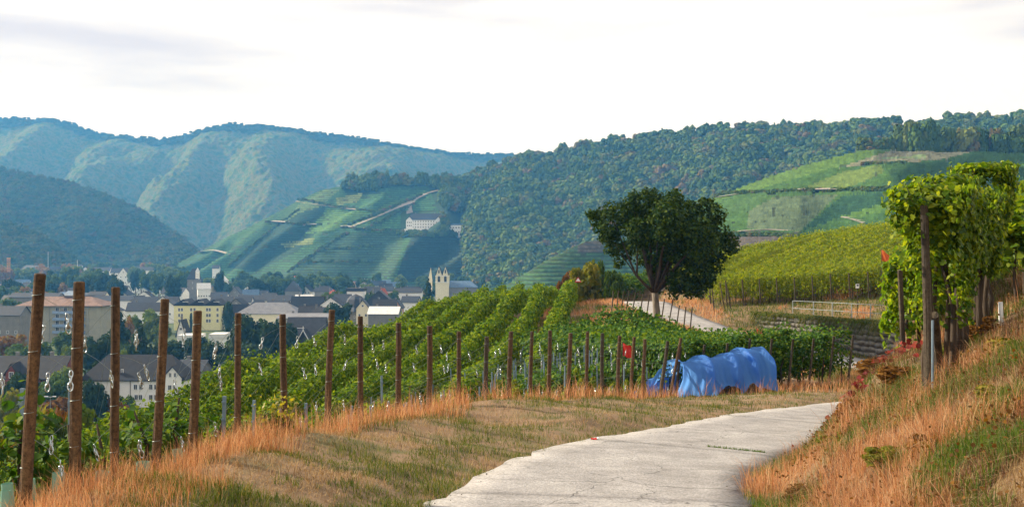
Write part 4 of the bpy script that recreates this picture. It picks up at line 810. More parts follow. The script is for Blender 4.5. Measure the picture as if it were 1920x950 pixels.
m_ = MB(); m_.add([(a, 2.4, zc(538) - .3), (b2 + .6, 2.4, zc(538) - .3), (b2 - 5, 10.5, zc(527)), (a, 10.5, zc(527)), (b2 + .6, 18.6, zc(538) - .3), (a, 18.6, zc(538) - .3)], [(0, 1, 2, 3), (1, 4, 2), (4, 5, 3, 2), (0, 3, 5), (5, 4, 1, 0)]); m_.build("nave_roof", RF['blue'], nv_)
# houses of the town, hand placed: (label, px0, px1, eave, ridge, distance, wall, roof, kind, rows, cols)
TOWN = [
    ("white house with red front gable ornament and flat parapet", 650, 681, 546, 540, 640, 'white', 'slate', 'flat', 2, 4), ("white villa with half-hipped roof right of the red-topped house", 683, 712, 548, 538, 660, 'white', 'slate', 'side', 1, 4),
    ("dark slate gabled house in front of the white row", 686, 735, 566, 545, 560, 'dark', 'slate', 'front', 1, 3), ("white terrace with small dormers left of the church", 738, 790, 548, 541, 640, 'white', 'slate', 'side', 2, 7),
    ("white gable with dark window under the round tower", 600, 640, 572, 558, 540, 'white', 'black', 'front', 2, 3), ("cream gabled house right of the round tower", 668, 692, 578, 563, 510, 'cream', 'slate', 'front', 2, 2),
    ("pale flat roof at the edge of the vines", 690, 746, 588, 576, 455, 'grey', 'pale', 'side', 1, 6), ("pink gabled cottage near the vine slope", 735, 752, 576, 563, 520, 'pink', 'slate', 'front', 2, 2),
    ("dark barn roof between towers", 545, 605, 577, 556, 600, 'white', 'black', 'side', 1, 4), ("bright white gable behind the dark barn", 553, 585, 562, 553, 690, 'white', 'pale', 'side', 1, 4),
    ("red-roofed white house above the treetops", 612, 636, 553, 543, 700, 'white', 'red', 'hip', 2, 2), ("dark blue slate roof house beyond the green trees", 590, 625, 546, 536, 760, 'grey', 'slate', 'hip', 1, 3),
    ("white house with black hipped roof behind the tall conifer", 238, 300, 582, 568, 520, 'white', 'slate', 'side', 2, 5), ("long dark slate roof behind the yellow block", 250, 330, 567, 557, 640, 'grey', 'slate', 'side', 1, 6),
    ("white dormered roof left of the yellow building", 285, 325, 572, 556, 600, 'white', 'slate', 'front', 1, 3), ("low slate terrace behind the zigzag roofs", 395, 470, 566, 556, 640, 'white', 'slate', 'side', 1, 6),
    ("black mansard house right of the yellow building", 425, 460, 574, 560, 610, 'grey', 'black', 'front', 1, 3), ("long low dark roof left of the slate tower", 470, 545, 563, 554, 650, 'white', 'slate', 'side', 1, 6),
    ("dark shed roof right of the flat hall", 575, 625, 590, 576, 470, 'grey', 'black', 'hip', 1, 3), ("small white house with steep dark roof below the yellow block", 332, 346, 624, 600, 420, 'white', 'black', 'front', 1, 1),
    ("white garden house with flat roof among shrubs", 336, 372, 636, 628, 400, 'white', 'pale', 'flat', 1, 3), ("white annexe with blue door near the dark trees", 394, 420, 634, 626, 400, 'white', 'pale', 'flat', 1, 2),
    ("grey roofed house right behind the white house", 330, 378, 695, 678, 290, 'grey', 'slate', 'side', 1, 3), ("dark outbuilding left of the beige block", -25, 38, 590, 575, 430, 'grey', 'slate', 'side', 1, 4),
    ("long white-edged roof above the beige block", 15, 110, 557, 550, 620, 'grey', 'slate', 'side', 1, 7), ("white terrace roofline between wooden posts", 175, 245, 563, 555, 640, 'white', 'slate', 'side', 1, 6),
    ("white house with twin dormers near the old tower", 395, 425, 556, 548, 780, 'white', 'slate', 'side', 1, 4), ("pale stucco house half hidden by round trees", 428, 452, 552, 538, 860, 'grey', 'slate', 'front', 2, 2),
    ("white gabled cottage under the church cedar", 752, 783, 566, 556, 560, 'white', 'slate', 'side', 1, 4), ("red gabled house beside the white terrace", 708, 722, 553, 541, 620, 'pink', 'red', 'front', 1, 2),
    ("slate house with white verge in the town centre", 625, 655, 566, 552, 580, 'white', 'slate', 'side', 1, 4), ("dark gabled roof just above the vines", 700, 742, 575, 562, 500, 'grey', 'black', 'side', 1, 4),
    ("white house left of the dark pine", 560, 600, 588, 575, 490, 'white', 'black', 'side', 1, 4), ("black roofed house above the dark wood", 470, 520, 585, 572, 540, 'grey', 'black', 'side', 1, 4),
]
for lb, a, b, e, r_, d, w_, rf_, kd, rw, cl in TOWN:
    house("house", lb, "house", a, b, e, r_, d, 9, w_, rf_, kd, random.uniform(-.12, .12), rw, cl, chim=1 if kd != 'flat' else 0, win=(1.1, 1.4))
FAR = [("broad white villa with blue slate roof at the far left edge", 34, 76, 508, 497, 1330, 'white', 'slate', 'hip', 2, 6), ("white gabled house on the far side, third from the crane", 112, 128, 509, 499, 1340, 'white', 'slate', 'front', 2, 2),
       ("white round-gabled house between far trees", 150, 170, 510, 500, 1320, 'white', 'slate', 'front', 2, 2), ("long white house with dark roof before the far wood", 208, 258, 511, 503, 1300, 'white', 'slate', 'side', 1, 7),
       ("white cross-gabled house in front of the long white house", 222, 240, 514, 502, 1280, 'white', 'slate', 'front', 2, 2), ("flat white block right of the long house", 256, 285, 507, 501, 1340, 'white', 'grey', 'flat', 2, 5),
       ("bright white house at the left picture edge", -8, 18, 506, 500, 1360, 'white', 'pale', 'side', 1, 3), ("dark slate house beside the far villa", 92, 112, 510, 500, 1350, 'grey', 'slate', 'side', 1, 3),
       ("white barn below the left hill", 58, 78, 496, 490, 1400, 'white', 'pale', 'side', 1, 2), ("small white house near the stone tower", 398, 410, 503, 497, 1250, 'white', 'slate', 'side', 1, 2), ("white cottage above the green crowns", 402, 418, 526, 518, 950, 'white', 'pale', 'front', 1, 2),
       ("pale house at the foot of the terraces", 545, 556, 524, 518, 1050, 'white', 'red', 'side', 1, 2), ("blue roofed house left of the white row", 130, 150, 503, 496, 1370, 'white', 'slate', 'side', 1, 3), ("row house with dark roof on the far right of the village", 172, 205, 508, 501, 1320, 'white', 'slate', 'side', 1, 5)]
for lb, a, b, e, r_, d, w_, rf_, kd, rw, cl in FAR: house("house", lb, "house", a, b, e, r_, d, 12, w_, rf_, kd, random.uniform(-.2, .2), rw, cl, chim=0, win=(1.3, 1.8))
LMKH = [(60, 'beige apartment block'), (150, "block's right end"), (205, 'third wooden post'), (250, 'dark conifers'), (300, 'fourth wooden post'), (360, 'gate tower'), (405, 'yellow building'), (450, 'sixth post'), (500, 'school hall'), (550, 'castle tower'), (600, 'dark barn'), (660, 'round tower'), (710, 'slate gabled house'), (760, 'white terrace'), (800, 'cedar')]
rh = random.Random(21); taken = [(a, b, d) for _, a, b, _e, _r, d, *_ in TOWN] + [(36, 188, 470), (326, 413, 545), (443, 612, 500), (345, 400, 850), (530, 565, 820), (640, 695, 520), (805, 905, 760)]; usedh = {}
for q in range(900):
    if len(usedh) >= 90: break
    px = rh.uniform(-20, 800); d = rh.choice([rh.uniform(540, 700), rh.uniform(600, 900), rh.uniform(820, 1150)]); w = rh.uniform(9, 16) / d * F
    if any(px + w / 2 > a and px - w / 2 < b and abs(d - dd) < 26 for a, b, dd in taken) or any(px + w / 2 > a and px - w / 2 < b and 0 < dd - d for a, b, dd in [(36, 188, 470), (326, 413, 545), (345, 400, 850), (530, 565, 820), (640, 695, 520), (805, 905, 760)]): continue
    taken.append((px - w / 2, px + w / 2, d)); hb_ = rh.uniform(6.5, 9.5); hr_ = rh.uniform(3.5, 5.5); e = CY + (42 - hb_) / d * F; r_ = CY + (42 - hb_ - hr_) / d * F
    kd = rh.choice(['side', 'side', 'front', 'hip']); wl_ = rh.choice(['white'] * 5 + ['cream', 'pink']); rf_ = rh.choice(['slate', 'black', 'slate', 'black', 'blue', 'slate', 'black', 'slate', 'blue']); l = min(LMKH, key=lambda z: abs(z[0] - px)); dist = 'near' if d < 700 else ('well behind' if d < 900 else 'far behind')
    base = wl_ + " house with " + rf_ + {'side': ' pitched roof', 'front': ' gable roof', 'hip': ' hipped roof'}[kd] + ", " + dist + " the " + l[1] + (", right" if px > l[0] else ", left")
    if base in usedh: continue
    usedh[base] = 1; house("house", base, "house", px - w / 2, px + w / 2, e, r_, d, rh.uniform(8, 11), wl_, rf_, kd, rh.uniform(-.35, .35), 2, rh.choice([3, 4]), group="houses of the old town", win=(1.1, 1.4), chim=rh.choice([0, 1, 1]))
# convent on the hill
p = hill_at(hC, 798, 428); dK = p.y - 8
kv = house("convent", "long white convent with slate roof high on the vineyard hill", "building", 762, 835, 412, 400, dK, 14, 'white', 'slate', 'hip', 0.0, 3, 15, zb=p.z - 1, win=(1.5, 2.0), chim=2)
zk = (CY - 413) / F * dK - (p.z - 1)
for x in (-22, 17): gable_front(kv, x, 9, zk, 4.5, 'white', 'slate', 2.0); [window(kv, x + q, -2.1, zz, 1.4, 2) for q in (-2.4, 0, 2.4) for zz in (zk - 3, zk - 7)]
m_ = MB(); m_.box((-8, -9, -2.5), (40, 2, 5)); m_.build("terrace_wall", WL['white'], kv)
p2 = hill_at(hC, 860, 438)
house("guest_house", "low white modern annexe right of the convent", "building", 842, 879, 422, 419, p2.y - 10, 12, 'white', 'blue', 'flat', -0.15, 2, 7, zb=p2.z - 1, win=(2.6, 1.6), chim=0)
# tall things among the far houses
cr = tag(empty("tower_crane", place_at(16, 1150)), "orange lattice mast standing among trees at the far left", "crane"); m_ = MB(); Z0, Z1 = 0, (CY - 486) / F * 1150 + 42
m_2 = mat('crane_paint', [(0.50, 0.22, 0.05), (0.58, 0.28, 0.08)], 1, .6)
for sx in (-1.2, 1.2):
    for sy in (-1.2, 1.2): m_.tube([(sx, sy, Z0), (sx, sy, Z1)], .22, 4)
m_.build("mast", m_2, cr); m_ = MB()
for k in range(12):
    za = Z0 + (Z1 - Z0) * k / 12; zb_ = Z0 + (Z1 - Z0) * (k + 1) / 12
    for s in (-1.2, 1.2): m_.tube([(-1.2, s, za), (1.2, s, zb_)], .14, 4); m_.tube([(s, -1.2, za), (s, 1.2, zb_)], .14, 4)
m_.build("bracing", m_2, cr); m_ = MB(); m_.box((0, 0, Z1 + 1), (3, 3, 2)); m_.build("cab", m_2, cr)
for px, y0, d, lb in ((90, 472, 1300, "thin white mast rising over the far left village"), (145, 487, 1290, "short pale mast right of the white gabled house")):
    m_ = MB(); h = (CY - y0) / F * d + 42; m_.tube([(0, 0, 0), (0, 0, h)], [.35, .2], 6); m_.tube([(-.9, 0, h - 3), (.9, 0, h - 3)], .12, 4); o = m_.build("mast", M['white'], None, loc=place_at(px, d)); tag(o, lb, "mast")
lp = tag(empty("street_lamp", place_at(94, 205)), "T-shaped street lamp in front of rusty shrubs", "street lamp"); m_ = MB(); zl = (CY - 743) / F * 205 + 42
m_.tube([(0, 0, -2), (0, 0, zl)], [.09, .06], 6); m_.build("pole", M['rail'], lp)
for s in (-1, 1): m_ = MB(); m_.tube([(0, 0, zl - .1), (s * .55, 0, zl)], .04, 5); m_.box((s * .85, 0, zl + .02), (.7, .28, .14)); m_.build("lamp_head", M['white'], lp)

# ------------------------------------------------------------------ trees and shrubs below
TRUNK = {}
def trunk_mesh(s):
    rg_ = random.Random(s); m_ = MB(); m_.tube([(0, 0, -.05), (0, 0, .2), (rg_.uniform(-.03, .03), rg_.uniform(-.03, .03), .55), (0, 0, .8)], [.05, .035, .025, .008], 7)
    for k in range(4): a = k * 1.7; m_.tube([(0, 0, .25 + .08 * k), (.16 * math.cos(a), .16 * math.sin(a), .45 + .08 * k), (.26 * math.cos(a), .26 * math.sin(a), .58 + .06 * k)], [.02, .012, .004], 5)
    return m_.mesh("trunk", M['bark'], True)
TRK = [trunk_mesh(1), trunk_mesh(2)]
_cnt = 0
def tree(kind, loc, w, h, label, group=None, name="tree", cat="tree"):
    global _cnt; _cnt += 1; v = _cnt % 2
    o = empty(name, loc, random.uniform(0, 6.28)); tag(o, label, cat, group)
    lift = .12 if kind in ('green', 'dark', 'autumn', 'light') else .02
    link("crown", CROWN[kind][v], o, (0, 0, h * lift), None, (w * 1.05, w * random.uniform(.9, 1.1), h * (1 - lift))); link("trunk", TRK[v], o, None, None, (h * .6, h * .6, h)); return o
def tree_px(kind, px, ytop, wpx, d, label, group=None, zb=-42.0, **kw):
    h = (CY - ytop) / F * d - zb; return tree(kind, place_at(px, d, zb), wpx / F * d, h, label, group, **kw)
for a in [("conifer", 222, 580, 95, 330, "tall dark conifer behind the third wooden post"), ("conifer", 262, 600, 80, 315, "dark spruce left of the fourth wooden post"), ("dark", 190, 625, 70, 305, "dark round tree by the beige block's right corner"),
          ("column", 428, 566, 28, 500, "dark columnar cypress at the yellow building's right end"), ("column", 358, 586, 8, 520, "slender cypress against the yellow facade"), ("dark", 470, 592, 90, 330, "broad dark tree below the long low building"), ("dark", 520, 600, 80, 320, "dark tree left of the white-edged gable"),
          ("dark", 400, 640, 80, 310, "dark tree mass below the yellow building"), ("dark", 440, 660, 90, 300, "dark bushy tree over the vine ridge"), ("conifer", 803, 522, 44, 560, "dark pointed cedar left of the church tower"),
          ("dark", 634, 566, 58, 455, "flat-topped dark pine left of the round tower"), ("light", 292, 582, 60, 420, "light green tree below the white-dormered roof"), ("light", 250, 588, 26, 430, "yellowing tree behind the third post"), ("autumn", 240, 594, 24, 400, "orange tinted tree near the white slate house"),
          ("dark", 100, 528, 30, 800, "dark upright tree right of the first post's top"), ("autumn", 118, 530, 22, 800, "orange autumn tree between the first two posts"), ("autumn", 45, 536, 28, 760, "rust tinted tree left of the first post"), ("autumn", 615, 560, 40, 690, "brown hedge-like tree before the red-roofed house"),
          ("light", 395, 520, 34, 1000, "yellow-green tree right of the gate tower"), ("dark", 411, 508, 20, 900, "narrow dark tree right of the gate tower"), ("green", 625, 545, 44, 640, "round green tree right of the dark barn"), ("green", 735, 545, 30, 620, "small round tree before the white terrace"), ("green", 695, 545, 26, 640, "round green tree left of the dark slate gable"),
          ("dark", 310, 640, 80, 330, "dark tree behind the white house's chimney"), ("dark", 370, 630, 50, 380, "dark shrub tree beside the garden house"), ("light", 120, 690, 60, 250, "bright green tree between brick and white houses"), ("green", 60, 640, 90, 330, "green tree mass behind the brick house"), ("green", 130, 620, 60, 380, "green tree below the beige balconies"), ("autumn", 20, 625, 60, 350, "olive autumn tree at the left edge"), ("green", 15, 560, 60, 560, "green tree at the left edge beside the dark outbuilding")]:
    tree_px(*a)
rg_ = random.Random(5)
bl = [(a, b, e, d) for _, a, b, e, _, d, *_r in TOWN] + [(36, 188, 573, 470), (326, 413, 573, 545), (443, 560, 588, 500), (340, 405, 503, 850), (534, 561, 525, 820), (640, 692, 560, 520), (810, 905, 505, 760), (152, 345, 670, 272)]
def clear(px, wpx, d, top): return not any(px + wpx * .4 > a and px - wpx * .4 < b and d < dd and top < e + 34 for a, b, e, dd in bl)
LMK = [(-20, 'picture edge'), (16, 'orange mast'), (55, 'broad far villa'), (90, 'thin white mast'), (120, 'white gabled far house'), (160, 'round-gabled far house'), (230, 'long white far house'), (270, 'flat white far block'), (330, 'left end of the gate tower'), (361, 'gate tower'), (400, 'half-timbered house'), (440, 'pale stucco house'), (480, 'school hall'), (518, 'blue house'), (548, 'castle tower'), (580, 'bright white gable'), (620, 'red-roofed white house'), (665, 'round tower'), (700, 'half-hipped white villa'), (735, 'slate gabled house'), (765, 'white terrace'), (800, 'pointed cedar'), (829, 'church tower'), (870, 'church nave')]
KN = {'green': 'mid-green', 'dark': 'dark green', 'light': 'yellow-green', 'autumn': 'rusty autumn'}; _used = {}
def tree_label(kind, px, d, label):
    l = min(LMK, key=lambda q: abs(q[0] - px)); side = 'right of' if px > l[0] + 5 else ('left of' if px < l[0] - 5 else 'in line with')
    b = KN[kind] + " " + label + ", " + side + " the " + l[1]; k = _used.get(b, 0); _used[b] = k + 1
    return b if k == 0 else b + ", " + ["second", "third", "fourth", "fifth", "sixth", "seventh", "eighth", "ninth"][min(k - 1, 7)] + " there"
def cluster(n, x0, x1, t0, t1, d0, d1, w, kinds, label, group):
    k = 0; tries = 0
    while k < n and tries < n * 20:
        tries += 1; u = rg_.random(); px = rg_.uniform(x0, x1); d = d0 + (d1 - d0) * u; top = t1 + (t0 - t1) * u + rg_.uniform(-4, 4); wp = w * rg_.uniform(.7, 1.3) * (d0 + d1) / 2 / d
        if clear(px, wp, d, top): kd = rg_.choice(kinds); tree_px(kd, px, top, wp, d, tree_label(kd, px, d, label), group); k += 1
cluster(20, 440, 650, 508, 524, 860, 1050, 34, ['green', 'green', 'light', 'dark'], "park tree", "park trees in the middle of town")
cluster(24, 90, 350, 503, 526, 720, 1000, 32, ['dark', 'dark', 'green'], "belt tree", "dark trees behind the apartment block")
cluster(40, -40, 345, 491, 503, 1150, 1450, 26, ['green', 'light', 'autumn', 'green'], "far village tree", "trees around the far village")
cluster(16, -40, 120, 520, 545, 700, 900, 32, ['green', 'dark', 'green', 'autumn'], "town-edge tree", "trees at the far left of town")
cluster(34, 400, 900, 512, 532, 900, 1120, 24, ['green', 'dark', 'green', 'light'], "hill-foot tree", "trees along the foot of the terraces")
cluster(20, 560, 800, 548, 575, 480, 640, 18, ['dark', 'green', 'light'], "small garden tree", "garden trees between roofs")
cluster(14, 380, 560, 590, 660, 290, 420, 60, ['dark', 'dark', 'green'], "wood tree", "dark wood below the hall")
cluster(22, -330, -50, 500, 545, 500, 1100, 40, ['green', 'dark', 'green', 'light'], "meadow tree past the left edge", "trees past the left edge")
cluster(14, -40, 330, 640, 720, 215, 330, 50, ['dark', 'green', 'light'], "garden tree", "garden trees near the white house")
# shrubs on the slope at lower left
def shrub(kind, px, py, d, wpx, hpx, label, group):
    x = (px - CX) / F * d; z = H1(x, d) if d < 170 else -42; zt = (CY - py) / F * d
    tree(kind, (x, d, z - .3), wpx / F * d, max(zt - z + .3, hpx / F * d), label, group, "bush", "bush")
shrub('bush_r', 215, 745, 235, 60, 50, "dark rusty bush in front of the white house", None); shrub('bush_r', 95, 745, 215, 90, 60, "rusty brown shrub behind the street lamp", None); shrub('bush_y', 30, 735, 200, 80, 60, "yellow-brown bush at the left edge below the brick house", None)
shrub('bush_g', 235, 740, 240, 40, 40, "light green bush by the white house's downpipe", None)
for k in range(46):
    d = rg_.uniform(42, 185); px = rg_.uniform(-60, 300); yl = 880 - (px) * .44; py = max(765, yl - 900 / d - 20 + rg_.uniform(-15, 15)) if d < 120 else 775 + rg_.uniform(-10, 30)
    if px > 40 + 260 * (d - 40) / 150 and d < 120: px -= 150
    kd_ = rg_.choice(['bush_y', 'bush_g', 'bush_y', 'bush_r', 'bush_g']); shrub(kd_, px, py, d, 3.4 * F / d, 2.2 * F / d, {"bush_y": "yellowish", "bush_g": "green", "bush_r": "rusty"}[kd_] + " loose shrub on the weedy slope below the vines", "shrubs on the lower left slope")
shrub('bush_y', 1095, 494, 92, 70, 60, "yellow-brown bush left of the walnut tree", None); shrub('bush_g', 1120, 486, 96, 40, 60, "olive bush behind the yellow-brown bush", None); shrub('bush_r', 1062, 510, 95, 40, 40, "rusty low bush near the warning sign", None); shrub('bush_g', 1150, 505, 90, 40, 40, "green bush close to the walnut's left branches", None)

# ------------------------------------------------------------------ walnut tree by the lane
wt = tag(empty("walnut_tree", (8.45, 58, H1(8.45, 58))), "dark broad-crowned walnut tree standing beside the lane", "tree"); wz = H1(8.45, 58); px2 = 58 / F
def wl(px, py, dy=0): return Vector(((px - 1232) * px2, dy, (CY - py) * px2 - wz))
m_ = MB(); m_.tube([wl(1232, 620), wl(1232, 603), wl(1231, 580), wl(1229, 560), wl(1228, 548)], [.34, .24, .20, .19, .20], 12)
m_.build("trunk", M['bark'], wt, True)
LOBES = [(1150, 412, 40, 0), (1123, 408, 22, .6), (1130, 435, 20, -.8), (1152, 455, 30, .3), (1190, 392, 36, .5), (1212, 374, 24, -.5), (1240, 388, 34, .8), (1270, 370, 16, 0), (1255, 395, 40, -1.5), (1300, 395, 26, 1.2), (1322, 388, 22, 0), (1340, 402, 24, -.7), (1300, 420, 48, 0), (1345, 430, 34, .8), (1352, 465, 30, -.3), (1378, 463, 14, 0), (1315, 470, 46, 1.0), (1270, 450, 52, -1.0), (1220, 430, 50, 1.2), (1190, 440, 36, -1.6),
         (1178, 470, 22, .8), (1160, 490, 14, 0), (1250, 495, 44, .8), (1300, 510, 38, -.8), (1335, 498, 32, .3), (1265, 525, 26, -1), (1235, 515, 24, 1.4), (1310, 535, 22, .5), (1325, 525, 22, -.4), (1365, 450, 18, -1), (1295, 545, 14, .2), (1262, 540, 20, -.6), (1238, 538, 14, .8), (1285, 535, 22, -.9), (1310, 545, 14, -.5), (1200, 410, 44, 2.0), (1280, 430, 50, 2.4), (1230, 460, 50, 2.6), (1300, 450, 46, -2.6), (1240, 420, 46, -2.6), (1190, 365, 10, 0), (1228, 363, 12, .4), (1108, 402, 10, 0), (1335, 380, 10, 0)]
m_ = MB(); fork = wl(1228, 550)
for i, (x, y, r_, dy) in enumerate(LOBES):
    if r_ < 30 or (x > 1200 and y > 470): continue
    e = wl(x, y, dy); mid = fork.lerp(e, .5) + Vector((0, 0, -.25 if x < 1200 else .2)); br = .085 if r_ > 34 else .055
    if x < 1200 and y > 400: mid = wl(1192, 515, dy * .3)
    m_.tube([fork, fork.lerp(mid, .5) + Vector((random.uniform(-.1, .1), random.uniform(-.1, .1), 0)), mid, e], [br * 1.3, br, br * .8, .015], 6)
m_.build("limbs", M['vine_wood'], wt, True)
lv = []
for x, y, r_, dy in LOBES:
    c = np.array(wl(x, y, dy)[:]); rr = r_ * px2 * (.84 if r_ > 20 else 1); n = int((560 if i % 3 else 900) * (r_ / 30) ** 2); nm = unit(RNG.normal(0, 1, (n, 3))); nsub = 9; sc = unit(np.random.default_rng(i).normal(0, 1, (nsub, 3))) * rr * .72; pk = RNG.integers(0, nsub, n)
    pos = c + np.where(RNG.random((n, 1)) < .7, sc[pk] + nm * rr * .42 * RNG.uniform(.6, 1.1, (n, 1)), nm * rr * RNG.uniform(.5, 1.02, (n, 1)))
    lv.append(stamp(PENT_V, PENT_F, pos, nm * .6 + np.array([0, 0, .5]) + RNG.normal(0, .5, (n, 3)), RNG.uniform(.10, .20, n)))
V, Fc = cat_vf(lv); link("crown", np_mesh("crown", V, Fc, M['walnut']), wt)

# ------------------------------------------------------------------ wooden end posts with wires and hooks
def hook_mesh():
    m_ = MB()
    def oval(c, a, b, r_, ax):
        pts = []
        for k in range(12):
            t_ = 2 * math.pi * k / 12; u, w_ = a * math.cos(t_), b * math.sin(t_)
            pts.append((c[0] + (u if ax else 0), c[1] + (0 if ax else u), c[2] + w_))
        m_.tube(pts, r_, 5, closed=True)
    oval((0, 0, -.03), .016, .034, .005, 1); oval((0, 0, -.082), .018, .036, .006, 0); oval((0, 0, -.140), .022, .040, .0065, 1); m_.box((0, 0, -.095), (.020, .008, .085))
    return m_.mesh("hook", M['steel'], True)
HOOK = hook_mesh()
RDIR = Vector((-.45, .89, 0)).normalized()
ORD = "first second third fourth fifth sixth seventh eighth ninth tenth eleventh twelfth thirteenth fourteenth fifteenth sixteenth seventeenth eighteenth nineteenth twentieth".split() + ["twenty-first", "twenty-second", "twenty-third", "twenty-fourth"]
for i, (x0, y0, x1, y1, d) in enumerate(POSTS_PX):
    b = Vector(P(x1, y1, d)); tp = Vector(P(x0, y0, d)) ; o = tag(empty("trellis_post", b), None, "post", "wooden end posts along the lane")
    up = tp - b; h = up.length; r_ = (.050 if i < 8 else .056) * (1 + .10 * math.sin(i * 2.1)); lean = up / h
    dark = i in (12, 18, 22)
    lb = ("dark " if dark else "brown ") + ("leaning " if i > 20 else "") + "wooden trellis post, " + ORD[i] + " along the lane from the left"
    o['label'] = lb; m_ = MB(); K = 9; pts = [lean * (h * (-.3 + 1.3 * k / K)) + Vector((.006 * math.sin(k * .7 + i), .006 * math.cos(k * .9 + i), 0)) for k in range(K + 1)]; rd = [r_ * (1.06 - .012 * k + .018 * math.sin(k * 2.9 + i * 1.3)) for k in range(K + 1)]
    pts.append(pts[-1] + lean * .012); rd.append(r_ * .8)
    m_.tube(pts, rd, 12); m_.build("pole", M['post_dark'] if dark else M['post'], o, False)
    for k, fr in enumerate((.90, .66, .40, .17)):
        a = lean * h * fr + Vector((0, 0, 0)); m_ = MB()
        far = RDIR * (9 + 2 * (k % 2)); gz = H1(b.x + far.x, b.y + far.y) - b.z; e = Vector((far.x, far.y, gz + 1.75 * fr)); md = a.lerp(e, .5) - Vector((0, 0, .10))
        ring = [a + Vector(((r_ + .004) * math.cos(q * math.pi / 5), (r_ + .004) * math.sin(q * math.pi / 5), .004 * q)) for q in range(10)]
        m_.tube([a + RDIR * r_, a.lerp(e, .25) - Vector((0, 0, .07)), md, e], .0016 if i else .0013, 4, cap=False); m_.tube(ring, .0025, 4, cap=False); m_.build("wire", M['wire'], o)
    for k, fr in enumerate((.90, .66, .30)):
        for s in (-1, 1):
            if (i * 3 + k * 2 + (s > 0)) % 4 == 0: continue
            a = lean * h * fr + Vector((s * r_, -.01, 0)); ln_ = .13 + .12 * ((i * 5 + k * 3 + s) % 5) / 5; dp_ = .10 + .05 * ((i + k) % 3); e = a + Vector((s * ln_, .10 * s, -dp_ if k else -dp_ * 1.4))
            m_ = MB(); m_.tube([a, a.lerp(e, .5) + Vector((0, 0, .015)), e], .0022, 4, cap=False); w_ = m_.build("chain", M['wire'], o); link("hook", HOOK, w_, e, (random.uniform(-.25, .25), random.uniform(-.25, .25), random.uniform(0, 3)))

# metal stakes, plant sheaths and young vines behind the posts
def ground_pt(x, y): return Vector((x, y, H1(x, y)))
stake_b = MB(); stake_b.add([(-.02, -.012, -.25), (.02, -.012, -.25), (.02, .012, -.25), (-.02, .012, -.25), (-.02, -.012, 1), (.02, -.012, 1), (.02, .012, 1), (-.02, .012, 1)], [(3, 2, 1, 0), (4, 5, 6, 7), (0, 1, 5, 4), (1, 2, 6, 5), (2, 3, 7, 6), (3, 0, 4, 7)]); stake_b.box((0, -.02, .9), (.05, .012, .03)); stake_b.box((0, -.02, .6), (.05, .012, .03))
STK = stake_b.mesh("stake", M['stake'])
_sk = 0
def stake(px, ybot, ytop, d, label=None, group=None):
    x = (px - CX) / F * d; z = H1(x, d); h = (ybot - ytop) / F * d; zt = (CY - ytop) / F * d; h = max(zt - z, .5)
    o = link("metal_stake", STK, None, (x, d, z), (random.uniform(-.03, .03), random.uniform(-.03, .03), random.uniform(-.5, .5)), (1.15, 1.15, h)); global _sk; _sk += 1; tag(o, label or "front metal stake near the lane, " + ORD[_sk - 1] + " from the left", "stake", group or "metal stakes among young vines")
for px, yb, yt, d in ((40, 880, 728, 9.8), (133, 800, 728, 10.8), (418, 845, 742, 13.6), (475, 835, 750, 14.8), (527, 830, 757, 16.0), (575, 825, 755, 17.2), (660, 800, 760, 18.8), (696, 800, 760, 19.6), (730, 800, 752, 20.4), (762, 790, 754, 21.2), (790, 785, 756, 22), (818, 780, 756, 22.8)): stake(px, yb, yt, d)
young = crown_mesh("shoots", 'column', 260, .10, M['vine_a'], 77)
young2 = crown_mesh("shoots", 'column', 240, .12, M['vine_b'], 78)
for i, (x0, y0, x1, y1, d) in enumerate(POSTS_PX):
    if i < 9: continue
    b = Vector(P(x1, y1, d))
    for k in range(1, 8 if i > 11 else 4):
        q = b + RDIR * (1.15 * k + random.uniform(-.1, .1)) + Vector((random.uniform(-.1, .1), 0, 0)); z = H1(q.x, q.y); q.z = z
        tall = 1.9 if k > 2 else 1.25
        if (i + k) % 2 == 0 or k > 3:
            o = link("metal_stake", STK, None, q, (random.uniform(-.04, .04), random.uniform(-.04, .04), random.uniform(-.5, .5)), (1, 1, tall * random.uniform(.85, 1.05))); tag(o, "slim blue-grey metal stake, " + ORD[k - 1] + " in line behind the " + ORD[i] + " wooden post", "stake", "metal stakes among young vines")
        hh = tall * random.uniform(.35, .8); o = link("young_vine", young if random.random() < .7 else young2, None, q + Vector((.06, 0, 0)), (0, 0, random.uniform(0, 6)), (random.uniform(.35, .6), random.uniform(.35, .6), hh)); tag(o, "young leafy vine shoot, " + ORD[k - 1] + " in line behind the " + ORD[i] + " wooden post", "vine", "young vines behind the posts")
for k in range(70):
    u_, w_ = random.random(), random.random(); x = -1.0 + 6.2 * u_ + .8 * w_; y = 38 + 15 * w_ + 2 * u_; q = ground_pt(x, y); hh = random.uniform(.6, 1.5)
    o = link("young_vine", young2 if k % 3 else young, None, q, (random.uniform(-.15, .1), .22, random.uniform(0, 6)), (random.uniform(.4, .7), random.uniform(.4, .7), hh)); tag(o, "slender young vine on the dry slope below the walnut", "vine", "young vines on the slope below the walnut")
    if k % 2 == 0: o = link("metal_stake", STK, None, q, (random.uniform(-.05, .05), .2, 0), (1, 1, hh + .3)); tag(o, "leaning metal stake among young vines on the slope below the walnut", "stake", "stakes on the slope below the walnut")
